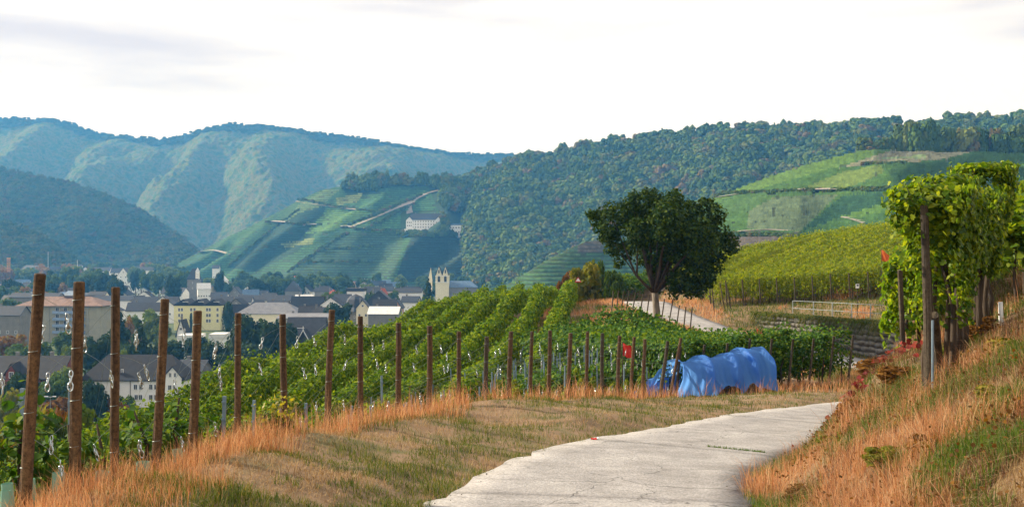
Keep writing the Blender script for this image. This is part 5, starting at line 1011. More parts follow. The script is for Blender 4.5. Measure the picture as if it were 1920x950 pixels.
for px, yb, yt, d, w_ in ((18, 960, 905, 8.4, .10), (58, 960, 905, 8.9, .11), (110, 945, 885, 9.3, .12), (190, 925, 890, 10.2, .15), (268, 925, 870, 10.8, .15), (335, 900, 868, 11.6, .12), (8, 960, 920, 8.2, .08)):
    x = (px - CX) / F * d; z = H1(x, d); h = max((CY - yt) / F * d - z, .25); m_ = MB(); n = 10
    for r0, flip in ((w_ / 2, 0), (w_ / 2 - .006, 1)):
        vs = [(r0 * math.cos(2 * math.pi * k / n), r0 * .8 * math.sin(2 * math.pi * k / n), zz) for zz in (-.1, h) for k in range(n)]; fs = [(k, (k + 1) % n, n + (k + 1) % n, n + k) for k in range(n)]; m_.add(vs, [tuple(reversed(f)) for f in fs] if flip else fs)
    o = m_.build("plant_sheath", M['tube'], None, True, loc=(x, d, z), rot=(random.uniform(-.08, .08), random.uniform(-.08, .08), 0)); tag(o, "pale green plastic sheath at the picture's bottom left, " + "%d px" % px if False else "pale green plastic vine sheath, " + {8: "first", 18: "second", 58: "third", 110: "fourth", 190: "fifth", 268: "sixth", 335: "seventh"}[px] + " from the left edge", "plant sheath", "plant sheaths at lower left")

# ------------------------------------------------------------------ trellised vine rows
def vine_row(p0, p1, label, group, leafmat, h0=.35, h1=1.9, w=.8, dens=120, size=.16, tv=QUAD_V, tf=QUAD_F, seed=0, trunks=6, posts=True, step=1.2, splits=None, clump=.5, shoots=.06):
    c = Vector((p0[0], p0[1], H1(*p0))); o = tag(empty("vine_row", c), label, "vine row", group); off = np.array(c[:])
    if splits is None: V, Fc = row_leaves(p0, p1, h0, h1, w, dens, size, tv, tf, clump, seed, shoots)
    else:
        parts = []
        for (a, b, dn, sz) in splits:
            q0 = np.array(p0) + (np.array(p1) - np.array(p0)) * a; q1 = np.array(p0) + (np.array(p1) - np.array(p0)) * b; parts.append(row_leaves(q0, q1, h0, h1, w, dn, sz, tv, tf, clump, seed + a, shoots))
        V, Fc = cat_vf(parts)
    fo = link("foliage", np_mesh("foliage", V - off, Fc, leafmat), o, kind='stuff')
    dr = (Vector((*p1, 0)) - Vector((*p0, 0))); Ln = dr.length; dr.normalize()
    for k in range(trunks):
        q = Vector((*p0, 0)) + dr * (.3 + step * k); q.z = H1(q.x, q.y); q -= c; m_ = MB(); r_ = random.Random(seed * 31 + k)
        m_.tube([q + Vector((0, 0, -.1)), q + Vector((r_.uniform(-.05, .05), r_.uniform(-.05, .05), .3)), q + Vector((r_.uniform(-.06, .06), r_.uniform(-.06, .06), .75)), q + Vector((r_.uniform(-.1, .1), r_.uniform(-.1, .1), 1.2))], [.04, .032, .028, .012], 6); m_.build("trunk", M['vine_wood'], o, True)
    if posts:
        q = Vector((0, 0, 0)); lean = -dr * .32; m_ = MB(); m_.tube([q + Vector((0, 0, -.3)), q + lean + Vector((0, 0, h1 - .05))], [.05, .045], 8); m_.build("end_post", M['post_dark'], o)
    return o
def post_x(y): a = np.array([(b[1], b[0]) for b in PB]); return float(np.interp(y, a[:, 0], a[:, 1]))
# mature rows on the spur, parallel to the ridge
k = 0
for X0, ys, ye in ((-14.6, 9, 104), (-12.6, 9, 104), (-10.6, 9.5, 102), (-8.7, 11, 101), (-6.8, 15, 100), (-4.8, 29, 98), (-2.8, 39, 84)):
    nm = ["outermost vine row along the valley edge of the spur", "second vine row in from the valley edge", "third vine row in from the valley edge", "fourth vine row in from the valley edge", "fifth vine row in, reaching nearest the left posts", "sixth vine row in from the valley edge", "seventh vine row in from the valley edge", "eighth vine row in from the valley edge", "ninth vine row in, short of the dry slope", "innermost mature vine row beside the young planting"][k]
    f1 = (24 - ys) / (ye - ys) if ys < 20 else .3; f2 = (50 - ys) / (ye - ys) if ys < 44 else .6
    sp = [(0, f1, 620 if ys < 20 else 480, .095 if ys < 20 else .11), (f1, f2, 460, .11), (f2, 1, 200, .16)]
    vine_row((X0 + .095 * ys, ys), (X0 + .095 * ye, ye), nm, "mature vine rows on the spur", M['vine_a'], .25, 1.72, .74, splits=sp, tv=PENT_V, tf=PENT_F, seed=k + 1, trunks=4, posts=False, clump=.25, shoots=.03); k += 1
for i in range(7):
    b = PB[i]; q = Vector((b[0], b[1])) + Vector((RDIR.x, RDIR.y)) * (.9 if i < 6 else 1.4); e = q + Vector((RDIR.x, RDIR.y)) * 4.2
    vine_row((q.x, q.y), (e.x, e.y), "low leafy vine row running downhill behind the " + ORD[i] + " wooden post", "low rows behind the wooden posts", M['vine_c'], .08, .85 if i < 7 else .95, .6, dens=420, size=.095, tv=PENT_V, tf=PENT_F, seed=160 + i, trunks=2, posts=False, clump=.5, shoots=.1)
# block behind the blue net: row ends face the lane
v0 = Vector((5.9, 34.2)); v1 = Vector((13.3, 38.4)); nr = 9
for i in range(-6, nr):
    q = v0 + (v1 - v0) * (i / (nr - 1)) if i >= 0 else v0 + Vector((-1.05, -.72)) * (-i) * 1.02
    rd2 = Vector((RDIR.x, RDIR.y)); q = q + rd2 * (.5 if i >= 0 else 1.6); e = q + rd2 * (15 if i >= 2 else 11 if i >= 0 else 7)
    lb = ("vine row end facing the lane, " + ORD[i] + " from the leftmost netted row") if i >= 0 else ("low vine row behind the brown posts, " + ORD[-i - 1] + " left of the blue net")
    vine_row((q.x, q.y), (e.x, e.y), lb, "vine rows around the blue net", M['vine_c'], .35, 1.95 if i >= 0 else 1.05, .75, splits=[(0, .3, 640, .105), (.3, 1, 330, .13)], tv=PENT_V, tf=PENT_F, seed=20 + i, trunks=3, posts=i >= 0, clump=.45, shoots=.09)
# slope above the wall
for i in range(30):
    if i < 7: bx, by = 16.4 - i * .25, 112 - 5.6 * i
    else: t = (i - 7) / 22; bx = 14.7 + 23.5 * t; by = 73.5 - 14 * t
    ln_ = min((116 - by) / .80, 46); ex = bx + .60 * ln_; ey = by + .80 * ln_
    vine_row((bx, by), (ex, ey), ("yellow-green vine row at the crest above the walnut, " + ORD[i] + " from the top") if i < 7 else ("yellow-green vine row climbing the slope above the wall, " + ORD[i - 7] + " from the left"), "vine rows on the slope above the wall", M['vine_b'], .45, 2.0, .95, splits=[(0, .3, 300, .14), (.3, 1, 170, .19)], seed=50 + i, trunks=3, clump=.3, shoots=.08)
# rows near the crest left of the walnut
for i in range(7):
    bx, by = 8.5 + i * 1.0, 88 + i * .6
    vine_row((bx - 3, by + 6), (bx + 3, by + 18), "small vine row at the crest beyond the walnut, " + ORD[i] + " from the left", "small rows at the crest", M['vine_c'], .3, 1.3, .8, dens=110, size=.20, seed=90 + i, trunks=1)
# leaning posts of the fence line round the walnut
for i, (px, yt, yb, dx) in enumerate([(1150, 545, 575, 6), (1160, 545, 580, 8), (1170, 545, 590, 10), (1180, 545, 592, 12), (1192, 548, 592, 12), (1206, 550, 592, 10), (1218, 552, 595, 9), (1246, 560, 600, 8), (1262, 560, 605, 10), (1274, 572, 605, 7), (1286, 575, 603, 5), (1298, 575, 603, 5), (1334, 530, 560, -6), (1350, 530, 565, -10), (1362, 532, 568, -10)]):
    d = 57 if i < 12 else 70; b = Vector(P(px - dx, yb, d)); z = H1(b.x, b.y); tp = Vector(P(px, yt, d)); m_ = MB(); m_.tube([(0, 0, z - b.z - .2), tp - b], [.04, .035], 6)
    o = m_.build("fence_post", M['post_dark'], None, loc=b); tag(o, ("thin dark leaning post, " + ORD[i] + " from the left in the line by the walnut") if i < 12 else ("thin dark post leaning left under the yellow vines, " + ORD[i - 12] + " right of the walnut crown"), "post", "thin leaning posts near the walnut")

# ------------------------------------------------------------------ stone wall and railing
sw = tag(empty("stone_wall", (WALL[0].x, WALL[0].y, -5.8)), "grey rubble retaining wall below the railing", "wall"); o0 = Vector((WALL[0].x, WALL[0].y, -5.8))
STN = []
for s in range(5):
    v, f = ICO1; r2 = np.random.default_rng(100 + s); vv = np.sign(v) * np.abs(v) ** .45 * np.array([.5, .5, .5]) * r2.uniform(.9, 1.08, v.shape); STN.append(np_mesh("stone", vv, f, M['stone']))
cb = MB(); tot = 0
for a, b in ((WALL[0], WALL[1]), (WALL[1], WALL[2])):
    dv = b - a; ln_ = dv.length; dv.normalize(); nrm = Vector((-dv.y, dv.x)) * -1
    if nrm.dot(Vector((-1, -1))) < 0: nrm = -nrm
    za, zb_ = (-4.08, -3.82) if a is WALL[0] else (-3.82, -3.6)
    ang = math.atan2(dv.y, dv.x)
    pa, pb = a + nrm * .25, b + nrm * .25
    cb.add([(p_.x + k * nrm.x - o0.x, p_.y + k * nrm.y - o0.y, z - o0.z) for p_, zt in ((pa, za), (pb, zb_)) for k in (.18, -.5) for z in (-6.6, zt - .12)], [(0, 1, 5, 4), (2, 6, 7, 3), (1, 3, 7, 5), (0, 2, 3, 1), (4, 5, 7, 6)])
    if a is WALL[0]:
        s_ = 0.0; rowsn = 7
        for rr in range(rowsn):
            s_ = random.uniform(-.2, 0)
            while s_ < ln_:
                w_ = random.uniform(.30, .75); t_ = (s_ + w_ / 2) / ln_; zt = za + (zb_ - za) * t_; hh = (zt + 5.95) / rowsn
                q = a + dv * (s_ + w_ / 2); link("stone", random.choice(STN), sw, (q.x + nrm.x * .42 - o0.x, q.y + nrm.y * .42 - o0.y, -5.95 + hh * (rr + .5) - o0.z + random.uniform(-.05, .05)), (random.uniform(-.1, .1), random.uniform(-.12, .12), ang + random.uniform(-.1, .1)), (w_ * 1.04, .42 * random.uniform(.8, 1.2), hh * random.uniform(.92, 1.16))); s_ += w_ + .02; tot += 1
cb.build("wall_core", M['mortar'], sw)
rl = tag(empty("railing", (WALL[0].x, WALL[0].y, -4.08)), "grey tubular railing along the top of the stone wall", "railing"); o1 = Vector((WALL[0].x, WALL[0].y, -4.08))
rp_ = []
for px in (1473, 1511, 1546, 1582, 1617, 1650, 1678):
    t_ = 0.0
    best = min((abs(960 + F * (WALL[0].x + 3.9 * t_ / 200) / (WALL[0].y - 13.5 * t_ / 200) - px), t_ / 200) for t_ in range(201)); t_ = best[1]; q = WALL[0] + (WALL[1] - WALL[0]) * t_
    rp_.append(Vector((q.x + .5, q.y + .1, -4.08 + .26 * t_)))
for t_ in (.2, .5, .8): q = WALL[1] + (WALL[2] - WALL[1]) * t_; rp_.append(Vector((q.x + .5, q.y + .1, -3.82 + .2 * t_)))
for q in rp_: m_ = MB(); m_.tube([q - o1 + Vector((0, 0, -.4)), q - o1 + Vector((0, 0, 1.02))], .03, 7); m_.build("railing_post", M['rail'], rl)
for hh in (1.02, .55): m_ = MB(); m_.tube([q - o1 + Vector((0, 0, hh)) for q in rp_], .017, 6); m_.build("rail", M['rail'], rl)

# ------------------------------------------------------------------ signs and flags
def sign(px, pyc, d, size, name, label, ybase):
    x = (px - CX) / F * d; zc_ = (CY - pyc) / F * d; z = H1(x, d); o = tag(empty(name, (x, d, z)), label, "sign"); m_ = MB(); m_.tube([(0, .03, -.3), (0, .03, zc_ - z + size * .3)], .022, 7); m_.build("pole", M['post_dark'], o); return o, zc_ - z
so_, zc_ = sign(1672, 513, 58, .40, "square_sign", "white square sign with black cross mark in the vines", 585)
m_ = MB(); m_.box((0, 0, zc_), (.40, .02, .40)); bd = m_.build("board", M['white'], so_)
m_ = MB()
for s in (-1, 1): m_.tube([(-.11, -.014, zc_ - .11 * s), (.11, -.014, zc_ + .11 * s)], .028, 4); m_.tube([(-.13, -.014, zc_ - .13 * s), (-.10, -.014, zc_ - .06 * s)], .02, 4)
m_.box((0, -.014, zc_), (.10, .012, .14)); m_.build("cross_mark", M['black'], bd)
so_, zc_ = sign(1608, 536, 60, .22, "small_sign", "small white notice on a dark stick left of the cross sign", 585); m_ = MB(); m_.box((0, 0, zc_), (.2, .02, .26)); bd = m_.build("board", M['white'], so_); m_ = MB(); m_.box((0, -.014, zc_ + .04), (.12, .01, .09)); m_.build("mark", M['black'], bd)
so_, zc_ = sign(1084, 525, 88, .5, "warning_sign", "small triangular warning sign by the yellow-brown bush", 540)
m_ = MB(); s = .30; m_.add([(-s, 0, zc_ - s * .6), (s, 0, zc_ - s * .6), (0, 0, zc_ + s), (-s, .02, zc_ - s * .6), (s, .02, zc_ - s * .6), (0, .02, zc_ + s)], [(0, 1, 2), (5, 4, 3), (0, 3, 4, 1), (1, 4, 5, 2), (2, 5, 3, 0)]); bd = m_.build("red_border", M['red'], so_)
m_ = MB(); s = .20; m_.add([(-s, -.006, zc_ - s * .5), (s, -.006, zc_ - s * .5), (0, -.006, zc_ + s)], [(0, 1, 2)]); m_.build("white_field", M['white'], bd)
def flag(px, py, d, wpx, hpx, m, label, shape, pole=True):
    x = (px - CX) / F * d; zc_ = (CY - py) / F * d; z = H1(x, d); o = tag(empty("marker_flag", (x, d, z)), label, "flag"); w_, h_ = wpx / F * d, hpx / F * d
    m_ = MB(); m_.tube([(-w_ * .5, 0, -.2), (-w_ * .45, 0, zc_ - z + h_ * .6)], .016, 6); m_.build("stick", M['post_dark'], o)
    V = []; n = 7
    for i in range(n):
        for j in range(n):
            u, v = i / (n - 1), j / (n - 1); xx = -w_ * .45 + w_ * u; top = h_ * .5 - h_ * (.5 if shape == 'tri' else .25) * u; bot = -h_ * .5 + h_ * (.05 if shape == 'tri' else -.2) * u
            V.append((xx, .07 * math.sin(u * 7 + v * 2) * w_ * 3, zc_ - z + bot + (top - bot) * v + .04 * h_ * math.sin(u * 9)))
    V2 = V + [(a, b + .006, c) for a, b, c in V]; f = grid_faces(n, n); Fc = np.concatenate([f, f[:, ::-1] + n * n]); link("cloth", np_mesh("cloth", V2, Fc, m, True), o)
flag(1660, 479, 64, 15, 22, M['orange'], "orange-red flag on a stick above the upper vines", 'tri'); flag(1175, 655, 32.5, 17, 24, M['red'], "bright red flag behind the leaning brown posts", 'sq'); flag(1425, 626, 40, 16, 20, M['red'], "dark red flag standing in the vines above the net", 'tri')
m_ = MB(); V = []; n = 6
for i in range(n):
    for j in range(4): V.append((i * .045, j * .035 + .01 * math.sin(i), .02 + .02 * math.sin(i * 1.9 + j * 2.2)))
lit = P(1110, 815, 17.5); V += [(a, b, c - .004) for a, b, c in V]; f = grid_faces(n, 4)
o = link("wrapper", np_mesh("wrapper", V, np.concatenate([f, f[:, ::-1] + 24]), M['red']), None, (lit[0], lit[1], H1(lit[0], lit[1]) + .04), (.3, 0, .4), (.55, .55, .55)); tag(o, "small crumpled red and white wrapper on the verge", "litter")
m_ = MB(); m_.add([(.20, .0, .03), (.29, .02, .02), (.28, .11, .05), (.19, .10, .03)], [(0, 1, 2, 3), (3, 2, 1, 0)]); m_.build("white_corner", M['white'], o)

# ------------------------------------------------------------------ blue net draped over the row ends
m, t, out = new_mat('blue_net'); b = N(t, "ShaderNodeBsdfPrincipled"); b.inputs['Base Color'].default_value = (0.08, 0.27, 0.74, 1); b.inputs['Roughness'].default_value = .6
tr = N(t, "ShaderNodeBsdfTranslucent"); tr.inputs['Color'].default_value = (0.16, 0.42, 0.96, 1); mx = N(t, "ShaderNodeMixShader"); mx.inputs['Fac'].default_value = .55
nn = N(t, "ShaderNodeTexNoise"); nn.inputs['Scale'].default_value = 9; bp = N(t, "ShaderNodeBump"); bp.inputs['Strength'].default_value = .8; bp.inputs['Distance'].default_value = .05; nn.inputs['Detail'].default_value = 8; tcn = N(t, "ShaderNodeTexCoord"); mpn = N(t, "ShaderNodeMapping"); mpn.inputs['Scale'].default_value = (1.2, 1.2, .35)
t.links.new(tcn.outputs['Object'], mpn.inputs['Vector']); t.links.new(mpn.outputs['Vector'], nn.inputs['Vector']); t.links.new(nn.outputs['Fac'], bp.inputs['Height']); t.links.new(bp.outputs['Normal'], b.inputs['Normal'])
t.links.new(b.outputs['BSDF'], mx.inputs[1]); t.links.new(tr.outputs['BSDF'], mx.inputs[2]); t.links.new(mx.outputs['Shader'], out.inputs['Surface']); M['net'] = m
NA, NB = Vector((5.5, 34.3)), Vector((8.85, 36.2)); dv = (NB - NA); LN = dv.length; dv.normalize(); nv2 = Vector((dv.y, -dv.x))
nu_, nw = 121, 40; V = np.zeros((nu_, nw, 3))
ribs = np.array([0.0, .30, .60, .80, 1.0])
for i in range(nu_):
    u = i / (nu_ - 1); k = min(int(np.searchsorted(ribs, u, 'right')) - 1, 3); f = (u - ribs[k]) / (ribs[k + 1] - ribs[k]); sag = math.sin(math.pi * f)
    top = 1.38 + .24 * u - .11 * sag ; fold = math.exp(-((f - .90) / .085) ** 2) + .6 * math.exp(-((f + .02) / .05) ** 2)
    for j in range(nw):
        v = j / (nw - 1) * 2 - 1; s = abs(v); front = v > 0
        pleat = .018 * math.sin(u * 95 + 4 * s) * (.3 + s) + .03 * math.sin(u * 47 + s * 7 + 1) * s
        depth = (.08 + 1.0 * s ** .72 * (1 if front else .75)) * (1 - .20 * sag * (1 - .5 * s)) + .22 * fold * math.sin(math.pi * min(s, 1) ** .8) + pleat
        lift = (.06 + .30 * sag * (1 if k in (1, 2) else .35)) * s ** 5
        zz = top * (1 - s ** 1.9) + lift; bx = NA + dv * (u * LN + .10 * math.sin(s * 4 + k * 2) * s + (.3 * s * s if u > .9 else 0) * (u - .9) * 6 - (.9 * s * s * max(0, .25 - u) * 3)) + nv2 * depth * (1 if front else -1)
        gz = 0
        V[i, j] = (bx.x, bx.y, zz)
gzz = H(V[:, :, 0].ravel(), V[:, :, 1].ravel()).reshape(nu_, nw); V[:, :, 2] += gzz
V += (fbm(V[:, :, 0] * 3 + V[:, :, 1], V[:, :, 2] * 2.5, 4, 3)[..., None] - .5) * .13
V += (fbm(V[:, :, 0] * 9 + V[:, :, 1] * 3, V[:, :, 2] * 5, 6, 3)[..., None] - .5) * .05
cn = Vector((NA.x, NA.y, H1(NA.x, NA.y))); V1_ = V.reshape(-1, 3) - np.array(cn[:])
net = link("net", np_mesh("net", V1_, grid_faces(nu_, nw), M['net'], True), None, cn); tag(net, "bright blue bird net draped over the vine row ends", "net")
# the loose end of the net on the ground side, left of the posts
fl = []; 
for i in range(20):
    for j in range(14):
        u, v = i / 19, j / 13; x = 5.4 - 1.3 * u; y = 34.2 + 1.3 * v - .3 * u + .5; z = H1(x, y) + (1.25 * (1 - .75 * u)) * (1 - v * .2) * (math.sin(math.pi * (.12 + .8 * v))) + .06 * math.sin(u * 11 + v * 4); fl.append((x - cn.x, y - cn.y, z - cn.z))
link("net_tail", np_mesh("net_tail", fl, grid_faces(20, 14), M['net'], True), net)

# ------------------------------------------------------------------ big near vine at the right
r0, r1_ = (4.9, 11.9), (7.15, 15.0); c = Vector((r0[0], r0[1], H1(*r0)))
def leafset(p0, p1, n, h0f, h1f, wd, size, seed, dens):
    rgx = np.random.default_rng(seed); p0 = np.array(p0); p1 = np.array(p1); Ln = np.linalg.norm(p1 - p0); dr = (p1 - p0) / Ln; nr = np.array([dr[1], -dr[0]])
    u = rgx.uniform(-.28, Ln, n); fr = np.clip(u / Ln, 0, 1); gz = np.interp(u, np.linspace(-.3, Ln, 30), H(p0[0] + dr[0] * np.linspace(-.3, Ln, 30), p0[1] + dr[1] * np.linspace(-.3, Ln, 30)))
    top = h1f(fr) + (vn(u * 1.6, u * 0 + 3, seed) - .5) * .35 + (vn(u * 5, u * 0, seed + 1) - .5) * .34; bot = h0f(fr) + (vn(u * 2.2, u * 0 + 9, seed + 2) - .5) * 1.1
    t = rgx.random(n); zone = rgx.random(n); hwid = wd / 2 * (.75 + .5 * vn(u * 1.5, t * 4, seed + 3)) * (1.0 - .25 * (1 - t)); hwid = np.where(u < 0, hwid * np.clip(1 + u / .3, .2, 1) ** .5, hwid)
    sg = np.where(rgx.random(n) < .7, 1., -1.) ; off = sg * hwid * rgx.uniform(.7, 1.12, n); hh = bot + (top - bot) * t ** .85
    tp = zone < .26; off = np.where(tp, rgx.uniform(-1, 1, n) * hwid, off); hh = np.where(tp, top - rgx.uniform(-.06, .16, n), hh); inn = zone > .86; off = np.where(inn, rgx.uniform(-.6, .6, n) * hwid, off)
    pos = np.c_[p0[0] + dr[0] * u + nr[0] * off, p0[1] + dr[1] * u + nr[1] * off, gz + hh]; gap = vn(u * 2.4, hh * 2.4, seed + 4) * 1.0; keep = (gap > .26) & (u > -.05 + .45 * np.clip(1 - t, 0, 1) + .10 * RNG.normal(0, 1, n))
    nm = np.c_[nr[0] * off / wd * 2.2, nr[1] * off / wd * 2.2, .3 + .9 * tp + 0 * off] + rgx.normal(0, .42, (n, 3)) - np.c_[dr[0] * (u < .05) * .8, dr[1] * (u < .05) * .8, 0 * u]
    return pos[keep], nm[keep], (size * rgx.uniform(.6, 1.25, n))[keep], hh[keep]
vr = tag(empty("grape_vine", c), "tall leafy vine row with dark end post on the right bank", "vine row"); off = np.array(c[:])
pos, nm, S, hh = leafset(r0, r1_, 23000, lambda f: 1.12 - .1 * f, lambda f: 2.40 - .12 * f, .80, .069, 301, 1)
near = (pos[:, 0] - pos[:, 1] * .42) ; front = np.argsort(pos[:, 1] + .8 * (pos[:, 0] - 5) * 0 - (hh > 1.9) * .6)
# the leaves that show largest are single objects, the rest one mass
vis = nm[:, 1] < .5; idx = np.where(vis)[0]; sel = idx[np.argsort(-(S[idx] / pos[idx, 1]) - RNG.random(len(idx)) * .004)][:290]; rest = np.setdiff1d(np.arange(len(pos)), sel)
LM = []
for s in range(3):
    vv = LOBE_V.copy(); vv[:, 2] += .05 * np.sin(vv[:, 0] * 6 + s * 2) + .08 * np.abs(vv[:, 1]) * (s - 1); LM.append(np_mesh("leaf", vv, LOBE_F, M['vine_near_obj']))
T_, B_, N_ = frames(nm[sel])
for q in range(len(sel)):
    i = sel[q]; mt = Matrix((T_[q], B_[q], N_[q])).transposed(); link("leaf", LM[q % 3], vr, Vector(pos[i] - off), mt.to_euler(), (S[i] * 1.15,) * 3)
V, Fc = stamp(LOBE_V, LOBE_F, pos[rest] - off, nm[rest], S[rest]); 
# shoots rising over the top
sh_l = []; shm = MB()
for px, y0, y1, d in ((1693, 400, 345, 12.0), (1782, 350, 312, 13.0), (1800, 345, 322, 13.2), (1884, 350, 303, 15.5), (1700, 380, 350, 11.9), (1850, 345, 325, 14.5), (1905, 360, 335, 16), (1745, 350, 330, 12.5), (1720, 372, 336, 12.0), (1765, 352, 326, 12.8), (1822, 345, 318, 13.9), (1866, 345, 322, 14.8), (1690, 430, 412, 11.9), (1688, 500, 486, 11.9)):
    a = np.array(P(px + 12, y0, d)); e = np.array(P(px, y1, d)); n = 15; tt_ = np.linspace(0, 1, n)[:, None]; pp = a + (e - a) * tt_ + np.c_[np.sin(tt_ * 5) * .03, tt_ * 0, tt_ * 0] + RNG.normal(0, .035, (n, 3))
    sh_l.append(stamp(LOBE_V, LOBE_F, pp - off, RNG.normal(0, 1, (n, 3)) + np.array([0, -.6, .5]), (.085 - .04 * tt_[:, 0]) * RNG.uniform(.8, 1.2, n))); shm = MB(); shm.tube([tuple(a - off), tuple((a + e) / 2 - off), tuple(e - off)], .004, 4); shm.build("shoot", M['vine_wood'], vr)
V, Fc = cat_vf([(V, Fc)] + sh_l); link("foliage", np_mesh("foliage", V, Fc, M['vine_near']), vr, kind='stuff');
ep0 = Vector(P(1741, 742, 11.9)); ep1 = Vector(P(1733, 385, 11.9)); ez = H1(ep0.x, ep0.y)
m_ = MB(); m_.tube([Vector((ep0.x, ep0.y, ez - .3)) - c, ep0.lerp(ep1, .4) - c + Vector((.01, 0, 0)), ep1 - c], [.052, .048, .045], 10); m_.build("end_post", M['post_dark'], vr)
m_ = MB(); a = Vector(P(1752, 590, 12.1)); e = Vector(P(1764, 690, 13.4)); m_.tube([a - c, Vector((e.x, e.y, H1(e.x, e.y) - .1)) - c], .05, 8); m_.build("brace", M['post_dark'], vr)
m_ = MB(); a = Vector(P(1749, 600, 11.7)); m_.tube([a - c, Vector((a.x, a.y, H1(a.x, a.y) - .1)) - c], .014, 6); m_.build("metal_rod", M['stake'], vr)
dr = Vector((r1_[0] - r0[0], r1_[1] - r0[1], 0)); ln_ = dr.length; dr.normalize()
for k in range(16):
    q = Vector((*r0, 0)) + dr * (.35 + k * (ln_ - .3) / 15) + Vector((random.uniform(-.12, .12), random.uniform(-.1, .1), 0)); q.z = H1(q.x, q.y); q -= c; m_ = MB(); r2 = random.Random(k)
    m_.tube([q + Vector((0, 0, -.1)), q + Vector((r2.uniform(-.06, .06), 0, .4)), q + Vector((r2.uniform(-.08, .08), .03, .9)), q + Vector((r2.uniform(-.1, .1), .05, 1.5))], [.055, .04, .036, .02], 8); m_.build("trunk", M['vine_wood'], vr, True)
m_ = MB(); q = Vector(P(1878, 612, 14.6)); zq = H1(q.x, q.y); e = Vector(P(1876, 566, 14.6)); m_.tube([Vector((q.x, q.y, zq - .1)) - c, e - c], [.034, .03], 10); m_.build("white_sheath", M['white'], vr, True)
for k, (p0, p1, lb) in enumerate((((8.6, 17.2), (16.5, 27), "lower vine row continuing behind the big vine to the right edge"), ((6.9, 17.5), (12.5, 25.5), "shaded vine row just behind the big near vine"), ((9.6, 15.6), (17, 24), "vine row at the far right edge of the bank"))):
    vine_row(p0, p1, lb, "vine rows behind the near vine", M['vine_near'], (.8, .3, .8)[k], 1.75, .8, splits=[(0, .5, 900, .12), (.5, 1, 350, .15)], tv=PENT_V, tf=PENT_F, seed=130 + k, trunks=9, step=.75, posts=k != 0)

# ------------------------------------------------------------------ grass
ep_y = np.array([b[1] for b in PB] + [38, 45]); ep_x = np.array([b[0] for b in PB] + [13.2, 16])
def sample_view(n, d0, d1, p0=-160, p1=2080):
    px = RNG.uniform(p0, p1, n); d = np.exp(RNG.uniform(math.log(d0), math.log(d1), n)); x = (px - CX) / F * d; return x, d
def blade_obj(name, x, y, h, w, lean, m, label, bend=.35):
    z = H(x, y) - .02; V, Fc = blades(np.c_[x, y, z], h, w, lean, bend); o = link(name, np_mesh(name, V, Fc, m)); tag(o, label, "grass", kind='stuff'); return o
x, y = sample_view(760000, 3.2, 46, -420, 2600); D, Zr, S = road_near(x, y); e = D - HW
px_ = np.interp(y, ep_y, ep_x); 
left = (S < 0) & (e > -.09); dpost = (x - px_) * .86                      # metres right of the post line
cl = fbm(x * 1.1, y * 1.1, 31, 3); cl2 = vn(x * .5, y * .5, 33); edge = .10 * vn(x * 3, y * 3, 35)
tall = left & (dpost > -.55 + .3 * cl) & (dpost < .75 + 1.5 * (cl - .3)) & (RNG.random(len(x)) < .15 + .5 * vn(x * 2.1, y * 2.1, 72))
tall |= left & (y > 33) & (e > 1.6 + 2 * (cl - .5)) & (dpost > -.8) & (RNG.random(len(x)) < .3)
sh = left & (dpost > .4) & (e > -.09 + edge * 1.3) & (RNG.random(len(x)) < .85); gr = sh & (cl + .22 * np.exp(-e / .6) * (cl2 > .3) + .30 * (vn(x * 3.6, y * 3.6, 38) - .5) + .16 * (vn(x * 9, y * 9, 37) - .5) > .435); st = sh & ~gr & (RNG.random(len(x)) < .75)
wd = lambda yy, k=.004: np.maximum(k, yy * .00042)
n_ = tall.sum(); hq = np.interp(y[tall], [6, 10, 16, 24], [.5, .6, .85, 1.0]) * RNG.uniform(.26, .62, n_) * (.35 + 1.15 * vn(x[tall] * 2.6, y[tall] * 2.6, 71)); blade_obj("dry_grass", x[tall], y[tall], hq, wd(y[tall]), .42, M['dry'], "tall orange dry grass along the foot of the posts", .2)
n_ = gr.sum(); blade_obj("green_grass", x[gr], y[gr], RNG.uniform(.04, .14, n_) * (.4 + 1.5 * vn(x[gr] * 3, y[gr] * 3, 39)), wd(y[gr], .007), .7, M['turf'], "short olive turf between dry grass and lane")
n_ = st.sum(); blade_obj("straw_grass", x[st], y[st], RNG.uniform(.04, .15, n_), wd(y[st], .006), 1.1, M['straw'], "flattened straw-coloured grass on the verge")
xg, yg = sample_view(90000, 9, 105, -60, 1180); pxg = np.interp(yg, ep_y, ep_x); kg = (xg < pxg - .8) & (xg > -16.5 + .095 * yg) & ((xg < -1.5 + .02 * yg) | (yg < 36)); xg, yg = xg[kg], yg[kg]; n_ = len(xg)
blade_obj("green_grass", xg, yg, RNG.uniform(.10, .34, n_), np.maximum(.012, yg * .0011), .8, M['green'], "green cover growing between the mature vine rows")
# weeds behind the posts
wk = (dpost < -.3) & (dpost > -2.6) & (y < 34) & (RNG.random(len(x)) < .22); n_ = wk.sum(); blade_obj("green_grass", x[wk], y[wk], RNG.uniform(.15, .5, n_) * (.5 + cl[wk]), wd(y[wk], .008), .5, M['green'], "green weeds and grass behind the wooden posts")
